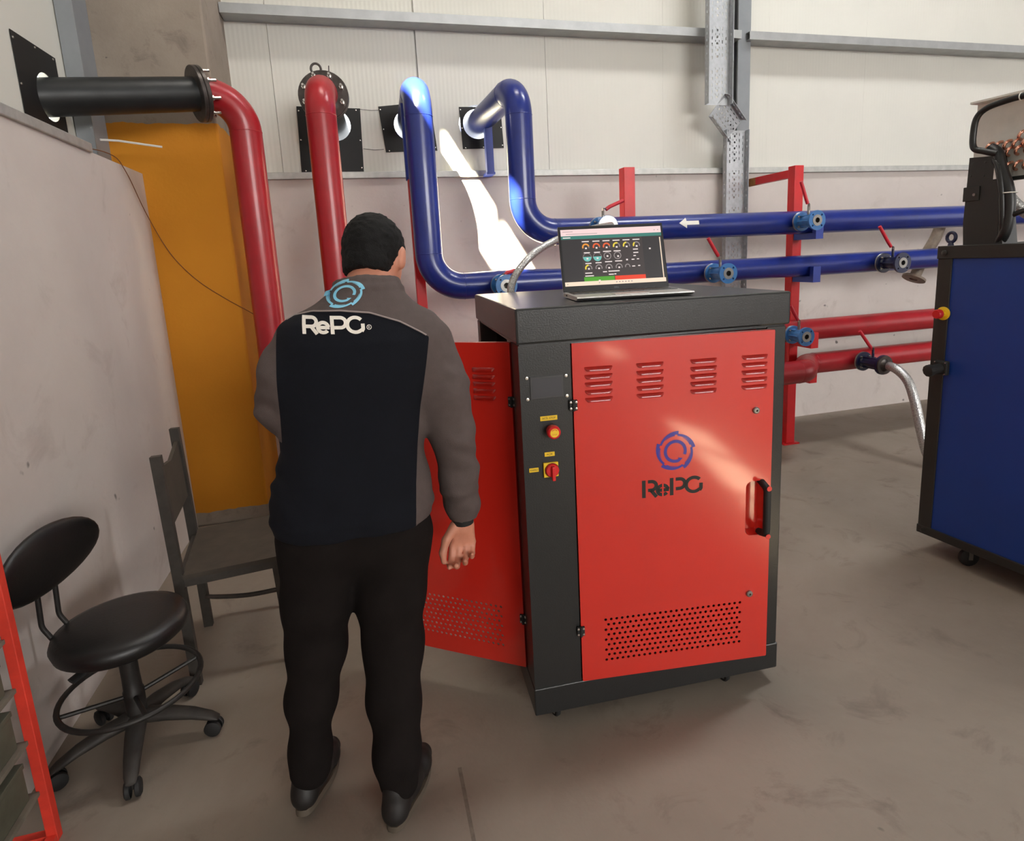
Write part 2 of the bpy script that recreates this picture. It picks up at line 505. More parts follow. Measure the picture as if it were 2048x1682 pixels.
def emblem(gap):
    q = []
    q += stroke(arc(0, 0, 0.5, -22, 292, 34), 0.15)
    a = math.radians(292)
    p = (0.5 * math.cos(a), 0.5 * math.sin(a)); t = (-math.sin(a), math.cos(a)); nrm = (math.cos(a), math.sin(a))
    q.append(((p[0] - nrm[0] * 0.15, p[1] - nrm[1] * 0.15), (p[0] + nrm[0] * 0.065, p[1] + nrm[1] * 0.065), (p[0] + t[0] * 0.2 - nrm[0] * 0.02, p[1] + t[1] * 0.2 - nrm[1] * 0.02)))
    for k in range(5):
        a0 = 80 + 72 * k
        n = 16; pts, ws = [], []
        for i in range(n + 1):
            f = i / n; r = 0.93 - 0.12 * f
            aa = math.radians(a0 + (78 - gap) * f)
            pts.append((r * math.cos(aa), r * math.sin(aa))); ws.append(0.18 - 0.08 * f)
        q += stroke(pts, ws)
        pts, ws = [], []
        for i in range(9):
            f = i / 8; aa = math.radians(a0 + 12 + 40 * f); r = 0.8 - 0.05 * f
            pts.append((r * math.cos(aa), r * math.sin(aa))); ws.append(0.05 * (1 - f) + 0.012)
        q += stroke(pts, ws)
    return q

def flat_mesh(name, polys, mx, m, parent=None):
    vs, fs = [], []
    for p in polys:
        b = len(vs)
        vs += [mx @ Vector((x, y, 0)) for x, y in p]; fs.append(tuple(range(b, b + len(p))))
    me = bpy.data.meshes.new(name); me.from_pydata(vs, [], fs)
    return link(name, me, m, parent)

# ------------------------------------------------------------------ implicit surfaces for the figure
class SDF:
    def __init__(s, lo, hi, h):
        s.lo = np.array(lo, np.float32); s.h = h
        s.n = np.ceil((np.array(hi) - np.array(lo)) / h).astype(int) + 1
        s.f = np.full(s.n, 0.06, np.float32)
    def block(s, lo, hi):
        a = np.maximum(0, np.floor((np.array(lo) - s.lo) / s.h).astype(int)); b = np.minimum(s.n, np.ceil((np.array(hi) - s.lo) / s.h).astype(int) + 1)
        if np.any(b <= a): return None
        ax = [s.lo[i] + s.h * np.arange(a[i], b[i], dtype=np.float32) for i in range(3)]
        X, Y, Z = np.meshgrid(*ax, indexing='ij')
        return (slice(a[0], b[0]), slice(a[1], b[1]), slice(a[2], b[2])), X, Y, Z
    def merge(s, sl, d, k, sub=False):
        f = s.f[sl]
        if sub:
            d = -d
            h = np.clip(0.5 - 0.5 * (f - d) / k, 0, 1) if k > 0 else None
            s.f[sl] = np.maximum(f, d) if k <= 0 else f * (1 - h) + d * h + k * h * (1 - h)
        else:
            if k <= 0: s.f[sl] = np.minimum(f, d)
            else:
                h = np.clip(0.5 + 0.5 * (f - d) / k, 0, 1)
                s.f[sl] = f * (1 - h) + d * h - k * h * (1 - h)
    def cap(s, a, b, ra, rb, k=0.02, sub=False):
        a = np.array(a, float); b = np.array(b, float); m = max(ra, rb) + k + 0.03
        r = s.block(np.minimum(a, b) - m, np.maximum(a, b) + m)
        if r is None: return
        sl, X, Y, Z = r
        ab = b - a; L2 = max(1e-9, ab @ ab)
        t = np.clip(((X - a[0]) * ab[0] + (Y - a[1]) * ab[1] + (Z - a[2]) * ab[2]) / L2, 0, 1)
        d = np.sqrt((X - a[0] - t * ab[0]) ** 2 + (Y - a[1] - t * ab[1]) ** 2 + (Z - a[2] - t * ab[2]) ** 2) - (ra + (rb - ra) * t)
        s.merge(sl, d, k, sub)
    def chain(s, pts, rad, k=0.02):
        for i in range(len(pts) - 1): s.cap(pts[i], pts[i + 1], rad[i], rad[i + 1], k)
    def ell(s, c, r, rot=None, k=0.02, sub=False):
        m = max(r) + k + 0.03; c = np.array(c, float)
        g = s.block(c - m, c + m)
        if g is None: return
        sl, X, Y, Z = g
        P = np.stack([X - c[0], Y - c[1], Z - c[2]], -1)
        if rot is not None: P = P @ np.array(rot, np.float32)
        q = P / np.array(r, np.float32); k0 = np.sqrt((q * q).sum(-1)); q2 = q / np.array(r, np.float32); k1 = np.sqrt((q2 * q2).sum(-1)) + 1e-9
        s.merge(sl, k0 * (k0 - 1) / k1, k, sub)
    def loft(s, zs, cx, cy, ax, ay, k=0.02, p=2.4):
        g = s.block((min(cx) - max(ax) - 0.08, min(cy) - max(ay) - 0.08, zs[0] - 0.05), (max(cx) + max(ax) + 0.08, max(cy) + max(ay) + 0.08, zs[-1] + 0.05))
        sl, X, Y, Z = g
        it = lambda v: np.interp(Z, zs, v).astype(np.float32)
        A, B = it(ax), it(ay)
        e = (np.abs((X - it(cx)) / A) ** p + np.abs((Y - it(cy)) / B) ** p) ** (1 / p)
        d = (e - 1) * np.minimum(A, B)
        d = np.maximum(d, np.maximum(zs[0] - Z, Z - zs[-1]))
        s.merge(sl, d, k)
    def mesh(s, name, smooth=2):
        f = s.f; n = np.array(f.shape); ins = f < 0
        cs = np.zeros(n - 1, np.int8); corner = []
        for dx in (0, 1):
            for dy in (0, 1):
                for dz in (0, 1):
                    c = ins[dx:n[0] - 1 + dx, dy:n[1] - 1 + dy, dz:n[2] - 1 + dz]; cs += c
        act = (cs > 0) & (cs < 8)
        idx = np.argwhere(act); ids = -np.ones(n - 1, np.int64); ids[act] = np.arange(len(idx))
        acc = np.zeros((len(idx), 3)); cnt = np.zeros(len(idx))
        for ax in range(3):
            o1, o2 = [(1, 2), (0, 2), (0, 1)][ax]
            for u in (0, 1):
                for v in (0, 1):
                    a = idx.copy(); a[:, o1] += u; a[:, o2] += v; b = a.copy(); b[:, ax] += 1
                    fa = f[a[:, 0], a[:, 1], a[:, 2]]; fb = f[b[:, 0], b[:, 1], b[:, 2]]
                    cr = (fa < 0) != (fb < 0); t = np.where(cr, fa / np.where(cr, fa - fb, 1), 0)
                    p = a.astype(float); p[:, ax] += t
                    acc[cr] += p[cr]; cnt[cr] += 1
        vs = acc / cnt[:, None] * s.h + s.lo
        quads = []
        for ax in range(3):
            o1, o2 = [(1, 2), (2, 0), (0, 1)][ax]
            sl0 = [slice(None)] * 3; sl1 = [slice(None)] * 3; sl0[ax] = slice(0, n[ax] - 1); sl1[ax] = slice(1, n[ax])
            a, b = ins[tuple(sl0)], ins[tuple(sl1)]
            e = np.argwhere(a != b); e = e[(e[:, o1] > 0) & (e[:, o2] > 0) & (e[:, o1] < n[o1] - 1) & (e[:, o2] < n[o2] - 1)]
            flip = a[e[:, 0], e[:, 1], e[:, 2]]
            def cid(d1, d2):
                c = e.copy(); c[:, o1] -= d1; c[:, o2] -= d2; return ids[c[:, 0], c[:, 1], c[:, 2]]
            q = np.stack([cid(1, 1), cid(0, 1), cid(0, 0), cid(1, 0)], 1)
            q[~flip] = q[~flip][:, ::-1]
            quads.append(q)
        q = np.concatenate(quads)
        for _ in range(smooth):
            sm = np.zeros_like(vs); c = np.zeros(len(vs))
            for i in range(4):
                j = q[:, (i + 1) % 4]
                np.add.at(sm, q[:, i], vs[j]); np.add.at(c, q[:, i], 1)
                np.add.at(sm, j, vs[q[:, i]]); np.add.at(c, j, 1)
            vs = vs * 0.5 + 0.5 * sm / np.maximum(c, 1)[:, None]
        me = bpy.data.meshes.new(name)
        me.from_pydata(vs.tolist(), [], q.tolist()); me.update()
        for p in me.polygons: p.use_smooth = True
        return me, vs


# ------------------------------------------------------------------ the setting
YW, YU = 4.37, 4.42            # concrete face and sheet face of the back wall
XL, XU = -1.10, -1.28          # concrete face and sheet face of the left wall
RT = 6.5
def struct(o, label, cat='structure'):
    return tag(o, label, cat, kind='structure')

struct(box('floor', (-1.5, -14, -0.2), (12, 4.7, 0), m_floor), 'grey-brown stained concrete floor', 'floor')
struct(box('ceiling', (-1.6, -14.3, RT), (12, 4.8, RT + 0.15), m_roof), 'high grey sheet roof over the hall', 'ceiling')
struct(box('wall_front', (-1.5, -14.3, 0), (12, -14.0, RT), m_conc), 'plain pale wall at the far end of the hall', 'wall')
struct(box('wall_right_sky_block', (12, -14.3, 0), (12.3, 4.8, RT), m_conc), 'unseen pale wall added at the far right to block the sky', 'wall')  # added out of view only to keep sky light out
wb = struct(box('wall_back', (-1.5, YW, 0), (12, YW + 0.25, 2.10), m_conc), 'low pale concrete wall below white ribbed sheets', 'wall')
wl = struct(box('wall_left', (XU, -14, 0), (XL, 3.79, 2.05), m_conc), 'low pale concrete wall beside the swivel stool', 'wall')

# pipe centre lines (used by the wall holes too)
PY = 3.66
R1E = Vector((-1.28, 3.28, 2.306))
R2E = Vector((-0.085, YU, 2.44)); B1E = Vector((0.405, YU, 2.445)); B2E = Vector((0.885, YU, 2.455))
# white sheets of the back wall, each a panel, with the pipe openings cut through
pw = 0.93; x = -0.446 - pw
while x < 12:
    hs = [circle2(e.x, e.z, 0.13, 24) for e in (R2E, B1E, B2E) if x + 0.131 < e.x < x + pw - 0.131]
    cross = [e for e in (R2E, B1E, B2E) if not (x + 0.131 < e.x < x + pw - 0.131) and x - 0.13 < e.x < x + pw + 0.13]
    outer = rect2(x + 0.0004, 2.10, x + pw - 0.0004, RT)
    for e in cross:                                                # an opening that straddles the joint
        pts = circle2(e.x, e.z, 0.13, 48); ins = [p for p in pts if x + 0.002 <= p[0] <= x + pw - 0.002]
        if not ins: continue
        if e.x > x + pw / 2:
            ins.sort(key=lambda p: p[1]); outer = [(x + 0.002, 2.10), (x + pw - 0.002, 2.10)] + [(x + pw - 0.002, ins[0][1])] + ins + [(x + pw - 0.002, ins[-1][1])] + [(x + pw - 0.002, RT), (x + 0.002, RT)]
        else:
            ins.sort(key=lambda p: -p[1]); outer = [(x + 0.002, 2.10), (x + pw - 0.002, 2.10), (x + pw - 0.002, RT), (x + 0.002, RT)] + ins
    plate('wall_panel', outer, hs, 0.05, XZ((0, YU + 0.025, 0)), m_panel, wb)
    for za, zb_ in (((2.1, 2.3), (2.6, RT)) if 0.3 < x < 0.6 or -0.2 < x < 0 else ((2.1, RT),)): box('joint_strip', (x - 0.02, YU + 0.02, za), (x + 0.02, YU + 0.06, zb_), m_panel, wb)  # unseen strip added behind each joint so no sky shows through
    x += pw
# white sheets of the left wall with a strip of high windows
zw0, zw1 = 5.23, 5.75
y = 3.79; pl = 1.0
LX = lambda xx: basis((xx, 0, 0), (0, 1, 0), (0, 0, 1), (1, 0, 0))
while y > -14:
    y0 = max(-14, y - pl)
    hs = [circle2(R1E.y, R1E.z, 0.13, 24)] if y0 < R1E.y < y else []
    yc = (y + y0) / 2
    for wa_, wb_, zw0, zw1 in ((-0.95, 0.57, 5.23, 5.75), (-8.0, -5.5, 5.09, 5.56), (-12.7, -11.7, 5.1, 5.65)):
        ya_, yb_ = max(y0 + 0.02, wa_), min(y - 0.02, wb_)
        if yb_ - ya_ > 0.1: hs = hs + [rect2(ya_, zw0, yb_, zw1)]
    plate('wall_panel', rect2(y0 + 0.002, 2.05, y - 0.002, RT), hs, 0.05, LX(XU - 0.025), m_panel, wl)
    y = y0
# pillar in the corner, steel channel next to it, flashings, purlins, column
struct(box('wall_pillar', (-1.33, 3.79, 0), (-0.695, YU, RT), m_pillar, bevel=0.012), 'square concrete pillar painted yellow up to head height', 'pillar')
cc = empty('corner_channel', (-1.24, 3.66, 2.05))
struct(cc, 'grey steel channel standing between left sheet wall and concrete pillar', 'steel channel')
box('channel_web', (-0.035, -0.155, 0), (0.005, 0.128, RT - 2.05), m_greysteel, cc)
box('channel_flange', (0.005, -0.155, 0), (0.04, -0.145, RT - 2.05), m_greysteel, cc)
tr = struct(box('trim_1', (-0.69, YW - 0.025, 2.086), (12, YU, 2.13), m_flash, bevel=0.004), 'galvanised flashing strip along the top of the back concrete wall', 'trim')
tr = struct(box('trim_2', (XU, -14, 2.045), (XL + 0.012, 3.135, 2.085), m_flash, bevel=0.004), 'galvanised flashing strip along the top of the left concrete wall', 'trim')
def purlin(name, x0, x1, z, label):
    o = empty(name, (x0, YU, z)); struct(o, label, 'purlin')
    L = x1 - x0
    box('web', (0, -0.14, 0.0), (L, -0.135, 0.058), m_pdark, o)
    box('top_flange', (0, -0.135, 0.053), (L, 0, 0.058), m_pdark, o)
    box('bottom_flange', (0, -0.135, 0.0), (L, -0.0, 0.004), m_pdark, o)
    return o
purlin('trim_3', -0.69, 2.93, 3.055, 'galvanised wall purlin between concrete pillar and grey steel column')
purlin('trim_4', 3.0, 12, 3.052, 'galvanised wall purlin to the right of the grey steel column')
co = empty('steel_column', (2.985, YU, 2.10)); struct(co, 'grey painted steel column behind the perforated cable tray', 'column')
box('column_web', (-0.004, -0.08, 0), (0.004, 0, RT - 2.1), m_greysteel, co)
box('column_flange', (-0.055, -0.095, 0), (0.055, -0.08, RT - 2.1), m_greysteel, co)
box('column_flange', (-0.055, -0.012, 0), (0.055, 0.0, RT - 2.1), m_greysteel, co)

# ------------------------------------------------------------------ perforated cable tray
def tray_run(parent, p0, p1, u, n, width, lip, slots=True):
    """floor from p0 to p1 with two lips; u across, n towards the room."""
    p0, p1 = Vector(p0), Vector(p1); L = (p1 - p0).length; d = (p1 - p0).normalized()
    u = Vector(u); u = (u - d * u.dot(d)).normalized(); n = u.cross(d).normalized()
    if n.y > 0: n = -n
    hs, hl = [], []
    yy = 0.03
    while slots and yy < L - 0.025:
        for k, xx in enumerate((0.028, 0.058, 0.142, 0.172)):
            o = 0.0 if k % 2 == 0 else 0.02
            hs.append(rect2(xx - 0.0035, yy + o - 0.011, xx + 0.0035, yy + o + 0.011))
        hs.append(circle2(0.1, yy + 0.012, 0.009, 8))
        hs.append(rect2(0.082, yy - 0.011, 0.087, yy + 0.001)); hs.append(rect2(0.113, yy - 0.011, 0.118, yy + 0.001))
        hl.append(rect2(yy - 0.009, lip * 0.4, yy + 0.009, lip * 0.4 + 0.006))
        yy += 0.045
    plate('tray_floor', rect2(0, 0, width, L), hs, 0.002, basis(p0 - u * width / 2, u, d, n), m_galv, parent)
    for s in (-1, 1):
        plate('tray_side', rect2(0, 0, L, lip), hl, 0.002, basis(p0 + u * s * width / 2, d, n, u * s), m_galv, parent)
        bm = bmesh.new(); add_sweep(bm, [p0 + u * s * width / 2 + n * lip, p1 + u * s * width / 2 + n * lip], 0.003, 8)
        from_bm('rolled_edge', bm, m_galv, parent)
ct = empty('cable_tray', (2.89, 4.35, 0)); tag(ct, 'galvanised perforated cable tray running down the wall with a sideways bend', 'cable tray')
o_ = Vector((2.89, 4.35, 0))
Tu = Vector((2.68, 4.215, 2.56)) - o_; Tl = Vector((2.90, 4.31, 2.40)) - o_
tray_run(ct, Tu + Vector((0, 0, 3.9)), Tu + Vector((0, 0, 0.84)), (1, 0, 0), None, 0.2, 0.055, False)
for k in range(3): tray_run(ct, Tu + Vector((0, 0, 0.84 - 0.28 * k)), Tu + Vector((0, 0, 0.56 - 0.28 * k)), (1, 0, 0), None, 0.2, 0.055)
tray_run(ct, Tu, Tl, (1, 0, 0.8), None, 0.2, 0.045)
for k in range(5): tray_run(ct, Tl - Vector((0, 0, 0.28 * k)), Tl - Vector((0, 0, 0.28 * (k + 1))), (1, 0, 0), None, 0.196, 0.05)

# ------------------------------------------------------------------ wall plates round the pipe openings
def wall_plate(pts, hole, hr, mx, label, n=16):
    o = empty('wall_plate', mx @ Vector((pts[0][0], pts[0][1], 0)))
    tag(o, label, 'metal plate', 'black sheet plates round the pipe openings')
    inv = Matrix.Translation(-o.location) @ mx
    plate('sheet', pts, [circle2(hole[0], hole[1], hr, 28)], 0.003, inv, m_plate, o)
    zc = [sum(p[0] for p in pts) / 4, sum(p[1] for p in pts) / 4]
    nv = (inv.to_3x3() @ Vector((0, 0, 1)))
    for i in range(4):
        a, b = pts[i], pts[(i + 1) % 4]
        for f in (0.04, 0.5):
            q = [a[k] + (b[k] - a[k]) * f for k in (0, 1)]; q = [q[k] + (zc[k] - q[k]) * 0.06 for k in (0, 1)]
            p = inv @ Vector((q[0], q[1], 0))
            lathe('screw', p, nv, [(0, 0.006), (0.004, 0.005), (0.006, 0)], m_bolt, o, 8)
    return o
FW = XZ((0, YU - 0.004, 0))
wall_plate([(-0.33, 2.135), (0.075, 2.137), (0.088, 2.548), (-0.318, 2.556)], (R2E.x, R2E.z), 0.101, FW, 'black sheet plate behind the thin bolted flange of a red pipe')
wall_plate([(0.235, 2.265), (0.59, 2.275), (0.562, 2.60), (0.208, 2.562)], (B1E.x, B1E.z), 0.101, FW, 'crooked black sheet plate where the sunlit blue pipe enters the wall')
wall_plate([(0.772, 2.285), (1.072, 2.293), (1.062, 2.572), (0.762, 2.568)], (B2E.x, B2E.z), 0.101, FW, 'black sheet plate above the short blue stub post')
wall_plate([(3.04, 2.10), (3.415, 2.10), (3.415, 2.51), (3.04, 2.505)], (R1E.y, R1E.z), 0.101, LX(XU + 0.004), 'black sheet plate on the left wall around a dark pipe')
for zz, ul in ((2.54, 'upper'), (2.285, 'lower')):
    sw = sweep('wall_wire', [(0.085, YU - 0.004, zz + 0.004), (0.16, YU - 0.006, zz - 0.004), (0.222, YU - 0.004, zz)], 0.0015, m_cable, None, 6)
    tag(sw, ul + ' thin dark wire stretched between two black wall plates', 'wire')

# ------------------------------------------------------------------ pipes
PR = 0.0815
def flange(parent, c, d, r, rin, th, nb, m=m_flange, bolt=True, bl=0.046, br=0.0135, pc=0.8):
    c, d = Vector(c), Vector(d).normalized()
    f = lathe('flange', c - d * th / 2, d, [(0, rin), (0, r - 0.003), (0.003, r), (th - 0.003, r), (th, r - 0.003), (th, rin)], m, parent, 36)
    if bolt:
        u, v, w = frame_of(d)
        for i in range(nb):
            a = 2 * PI * (i + 0.5) / nb
            p = c + (u * math.cos(a) + v * math.sin(a)) * r * pc
            bm = bmesh.new()
            for s in (-1, 1):
                add_lathe(bm, p + d * s * th / 2, d * s, [(0, br), (br * 0.9, br), (br * 0.9, br * 0.55), (bl if s > 0 else br * 1.5, br * 0.55), (bl if s > 0 else br * 1.5, 0)], 6)
            from_bm('bolt', bm, m_bolt, f)
    return f
def pipe(name, pts, rad, bend, m, label, cat='pipe', group=None, seams=True, org=None):
    path, joints = fillet(pts, bend, 14)
    org = Vector(org if org is not None else pts[0]); o = empty(name, org)
    tag(o, label, cat, group)
    sweep('tube', [p - org for p in path], rad if not callable(rad) else [rad(p) for p in path], m, o, 28)
    if seams:
        for p, t in joints:
            bm = bmesh.new(); r0 = rad if not callable(rad) else rad(p)
            add_lathe(bm, p - org - t * 0.003, t, [(0, r0 - 0.001), (0.002, r0 + 0.0016), (0.004, r0 + 0.0016), (0.006, r0 - 0.001)], 28)
            from_bm('weld_seam', bm, m, o, auto=80)
    return o, org
RRUN = 0.077
# red pipe that leaves through the left wall
f1 = Vector((-0.70, 3.575, 2.408)); d1 = (R1E - f1).normalized()
k1 = Vector((-0.535, PY, 2.437))
o, g = pipe('pipe', [f1, k1, (-0.535, PY, 0.62), (2.3, PY - 0.29, 0.655), (2.84, PY - 0.29, 0.655), (3.10, PY, 0.637), (9.5, PY, 0.637)], lambda p: PR if p.x < 0 else RRUN, [0.17, 0.18, 0.0, 0.12, 0.12], m_redpipe,
            'red pipe bending from the dark wall pipe down beside the yellow pillar', org=(-0.535, PY, 0))
flange(o, f1 - g + d1 * 0.012, -d1, 0.135, PR, 0.02, 8)
dp = empty('pipe', f1 + d1 * 0.02); tag(dp, 'short dark grey pipe bolted to red pipe and entering the left wall', 'pipe')
sweep('tube', [Vector((0, 0, 0)), R1E + d1 * 0.25 - dp.location], PR, m_black, dp, 28)
flange(dp, d1 * 0.013, -d1, 0.135, PR, 0.02, 8, bolt=False)
# red pipe with the big flange, through the back wall
k2 = Vector((-0.139, PY, 2.515)); d2 = (R2E - k2).normalized(); f2 = k2 + d2 * 0.235
o, g = pipe('pipe', [f2, k2, (-0.139, PY, 0.89), (0.32, PY, 0.89), (9.5, PY, 0.89)], lambda p: PR if p.x < 0.3 else RRUN, [0.17, 0.18, 0], m_redpipe,
            'red pipe topped by a round black flange with an eye bolt', org=(-0.139, PY, 0))
flange(o, f2 - g, -d2, 0.142, PR, 0.022, 8)
dp = empty('pipe', f2 + d2 * 0.012); tag(dp, 'short black pipe from the round flange into the back wall', 'pipe')
sweep('tube', [Vector((0, 0, 0)), d2 * ((R2E - f2).length + 0.25)], PR * 0.96, m_black, dp, 28)
flange(dp, d2 * 0.012, -d2, 0.142, PR * 0.9, 0.022, 8, bolt=False)
bm = bmesh.new(); cc_ = Vector((-0.03, 0.02, 0.155))
add_sweep(bm, [cc_ + Vector((0.028 * math.cos(a), 0, 0.03 * math.sin(a))) for a in [PI * (-0.2 + 1.4 * i / 14) for i in range(15)]], 0.007, 8)
from_bm('eye_bolt', bm, m_flange, dp, auto=60)
cyl('pin', (0.04, 0.02, 0.12), (0.043, 0.02, 0.175), 0.003, m_flange, dp, n=8)
# blue pipes
kb = Vector((0.394, PY, 2.515))
pipe('pipe', [B1E + (B1E - kb).normalized() * 0.25, kb, (0.394, PY, 1.353), (0.95, PY, 1.353), (1.2, PY, 1.353), (9.5, PY, 1.353)], lambda p: PR if p.x < 1.0 else RRUN - 0.003, [0.17, 0.2, 0, 0], m_bluepipe,
     'blue pipe with sunlit top bend, running low behind the laptop', org=(0.394, PY, 0))
kb = Vector((0.989, PY, 2.515))
pipe('pipe', [B2E + (B2E - kb).normalized() * 0.25, kb, (0.989, PY, 1.655), (1.35, PY, 1.655), (9.5, PY, 1.655)], lambda p: PR if p.x < 1.3 else RRUN + 0.002, [0.16, 0.2, 0], m_bluepipe,
     'blue pipe carrying the white arrow on its straight upper run', org=(0.989, PY, 0))
# the white arrow printed on the upper blue run
RA = RRUN + 0.0032
vs, fs = [], []
def arrow_row(z): return (0.0 + 0.056 * abs(z) / 0.034, 0.056)
for i in range(16):
    za, zb_ = -0.034 + 0.068 * i / 16, -0.034 + 0.068 * (i + 1) / 16
    for (xa0, xa1, xb0, xb1) in [(*arrow_row(za), *arrow_row(zb_))] + ([(0.056, 0.145, 0.056, 0.145)] if abs(za + zb_) / 2 < 0.0125 else []):
        b0 = len(vs)
        for (xx, zz) in ((xa0, za), (xa1, za), (xb1, zb_), (xb0, zb_)):
            a = math.asin((zz + 0.022) / RA); vs.append((2.012 + xx, PY - RA * math.cos(a), 1.655 + RA * math.sin(a)))
        fs.append((b0, b0 + 1, b0 + 2, b0 + 3))
me = bpy.data.meshes.new('arrow_mark'); me.from_pydata([Vector(v) - Vector((0.989, PY, 0)) for v in vs], [], fs)
aro = link('arrow_mark', me, m_white, [q for q in C.objects if q.name == 'pipe.005'][0])
aro['label'] = 'white arrow pointing left'

# ------------------------------------------------------------------ supports
def post(x, yc, top, label, w=0.08, arm=False, m=m_redpost, brackets=()):
    o = empty('support_post', (x, yc, 0)); tag(o, label, 'post')
    box('upright', (-w / 2, -w / 2, 0.008), (w / 2, w / 2, top), m, o, bevel=0.004)
    box('base_plate', (-w / 2 - 0.03, -w / 2 - 0.02, 0), (w / 2 + 0.03, w / 2 + 0.02, 0.01), m, o)
    if arm:
        L = YW - yc
        box('wall_arm', (-0.022, w / 2 - 0.005, top - 0.075), (0.022, L - 0.15, top - 0.02), m, o)
        box('wall_arm', (-0.022, L - 0.15, top - 0.075), (0.022, L, top - 0.02), m_rust, o)
    for z, r, mm in brackets:
        y1 = -w / 2 - (2 * r + 0.028)
        b = box('bracket', (-0.03, y1 - 0.035, z - r - 0.04), (0.03, -w / 2 + 0.002, z - r + 0.002), mm, o)
        box('stop', (-0.03, y1 - 0.035, z - r), (0.03, y1 - 0.0, z - r + 0.07), mm, b)
    return o
post(3.055, 3.79, 2.055, 'tall red post with a wall arm and four pipe brackets', w=0.074, arm=True,
     brackets=[(1.655, RRUN + 0.002, m_bluebr), (1.353, RRUN - 0.003, m_bluebr), (0.89, RRUN, m_redpost), (0.637, RRUN, m_redpost)])
post(1.75, 3.80, 2.055, 'red post standing behind the laptop screen', brackets=[(1.655, RRUN, m_bluebr), (1.353, RRUN, m_bluebr)])
post(0.345, 3.80, 2.0, 'slim red post right behind the vertical blue pipe', w=0.06)
o = empty('support_post', (0.335, 3.86, 2.0)); tag(o, 'blue bar standing on the slim red post under a blue pipe', 'post')
box('bar', (-0.025, -0.045, 0), (0.025, 0.0, 0.44), m_bluebr, o, bevel=0.003)
box('saddle', (-0.01, -0.05, 0.40), (0.08, 0.02, 0.425), m_bluebr, o)
o = empty('support_post', (0.925, 4.25, 2.0)); tag(o, 'short blue stub post carrying the bent blue pipe at the wall', 'post')
box('bar', (-0.026, -0.026, 0.09), (0.026, 0.026, 0.4), m_bluebr, o, bevel=0.003)
box('foot', (-0.03, -0.03, 0.085), (0.03, 0.125, 0.1), m_bluebr, o)

# ------------------------------------------------------------------ valves
def valve(x, z, rr, label, paint, yend, lever=(-1, 0.62), fr=0.064, sh=0.09):
    o = empty('valve', (x, PY, z)); tag(o, label, 'valve', 'flanged ball valves on the pipe runs')
    ys = -rr + 0.006; ye = yend - PY
    L = ys - ye
    lathe('branch', (0, ys + 0.02, 0), (0, -1, 0), [(0, 0.027), (0.065, 0.027)], m_redpipe if z < 1 else m_bluepipe, o, 20)
    a = ys - 0.04
    f = flange(o, (0, a, 0), (0, -1, 0), fr, 0.02, 0.012, 4, m_steel, bolt=False)
    f = flange(o, (0, a - 0.013, 0), (0, -1, 0), fr, 0.02, 0.013, 4, paint, bl=0.02, br=0.008, pc=0.74)
    b = ye + 0.008
    lathe('valve_body', (0, a - 0.018, 0), (0, -1, 0), [(0, 0.045), (0.012, 0.036), ((a - b) * 0.4, 0.042), ((a - b) * 0.62, 0.042), ((a - b) * 0.86, 0.034), (a - b - 0.02, 0.046)], paint, o, 24)
    for k in range(6):
        an = PI / 3 * k
        c = Vector((0.04 * math.cos(an), 0, 0.04 * math.sin(an)))
        cyl('rib', c + Vector((0, a - 0.02, 0)), c + Vector((0, b + 0.005, 0)), 0.006, paint, o, n=6)
    bh = [circle2(fr * 0.76 * math.cos(PI / 4 + PI / 2 * k), fr * 0.76 * math.sin(PI / 4 + PI / 2 * k), 0.0065, 12) for k in range(4)]
    plate('flange', circle2(0, 0, fr, 36), [circle2(0, 0, 0.034, 28)] + bh, 0.016, XZ((0, b, 0)), paint, o)
    lathe('raised_face', (0, b - 0.0075, 0), (0, -1, 0), [(0, 0.036), (0.003, 0.036), (0.003, 0.017), (-0.07, 0.016), (-0.07, 0)], m_steel, o, 28)
    ym = (a + b) / 2
    st = cyl('stem', (0, ym, 0.036), (0, ym, sh + 0.005), 0.009, m_steel if paint is m_vlight else m_vnavy, o, n=12)
    q0 = Vector((0, ym, sh)); dx, dz = lever
    q1 = q0 + Vector((dx * 0.05, 0, dz * 0.03 + 0.02)); q2 = q1 + Vector((dx * 0.10, 0.0, 0.115 * dz))
    bm = bmesh.new(); add_sweep(bm, [q0 + Vector((0, 0, -0.02)), q0 + Vector((0, 0, 0.02)), q0 * 0.4 + q1 * 0.6], 0.009, 8, True, (1.3, 0.5))
    lv = from_bm('lever', bm, m_steel, o)
    sweep('grip', [q0 * 0.55 + q1 * 0.45, q1, q1 * 0.4 + q2 * 0.6, q2], 0.0115, m_handle, lv, 10)
    return o
valve(2.91, 1.655, RRUN, 'light blue valve on the upper blue pipe in front of the tall red post', m_vlight, 3.39, (-0.45, 1.0))
valve(2.24, 1.345, RRUN, 'light blue valve with red lever on the lower blue pipe, right of the laptop', m_vlight, 3.37, (-0.6, 0.8))
valve(3.62, 1.345, RRUN, 'navy valve with long red lever on the lower blue pipe', m_vnavy, 3.38, (-0.85, 1.0), fr=0.07)
valve(2.87, 0.885, RRUN, 'light blue valve on the upper red pipe, half behind the black cabinet corner', m_vlight, 3.40, (-0.5, 0.7))
valve(3.49, 0.640, RRUN, 'navy valve on the lower red pipe feeding a braided hose', m_vnavy, 3.36, (-0.85, 0.9), fr=0.07)
valve(1.44, 1.665, RRUN, 'valve on the upper blue pipe peeking over the laptop screen', m_vlight, 3.40, (0.9, 0.3))
valve(0.80, 1.350, RRUN, 'valve on the lower blue pipe behind the steel hose arch', m_vlight, 3.40, (0.5, 0.1), sh=0.05)

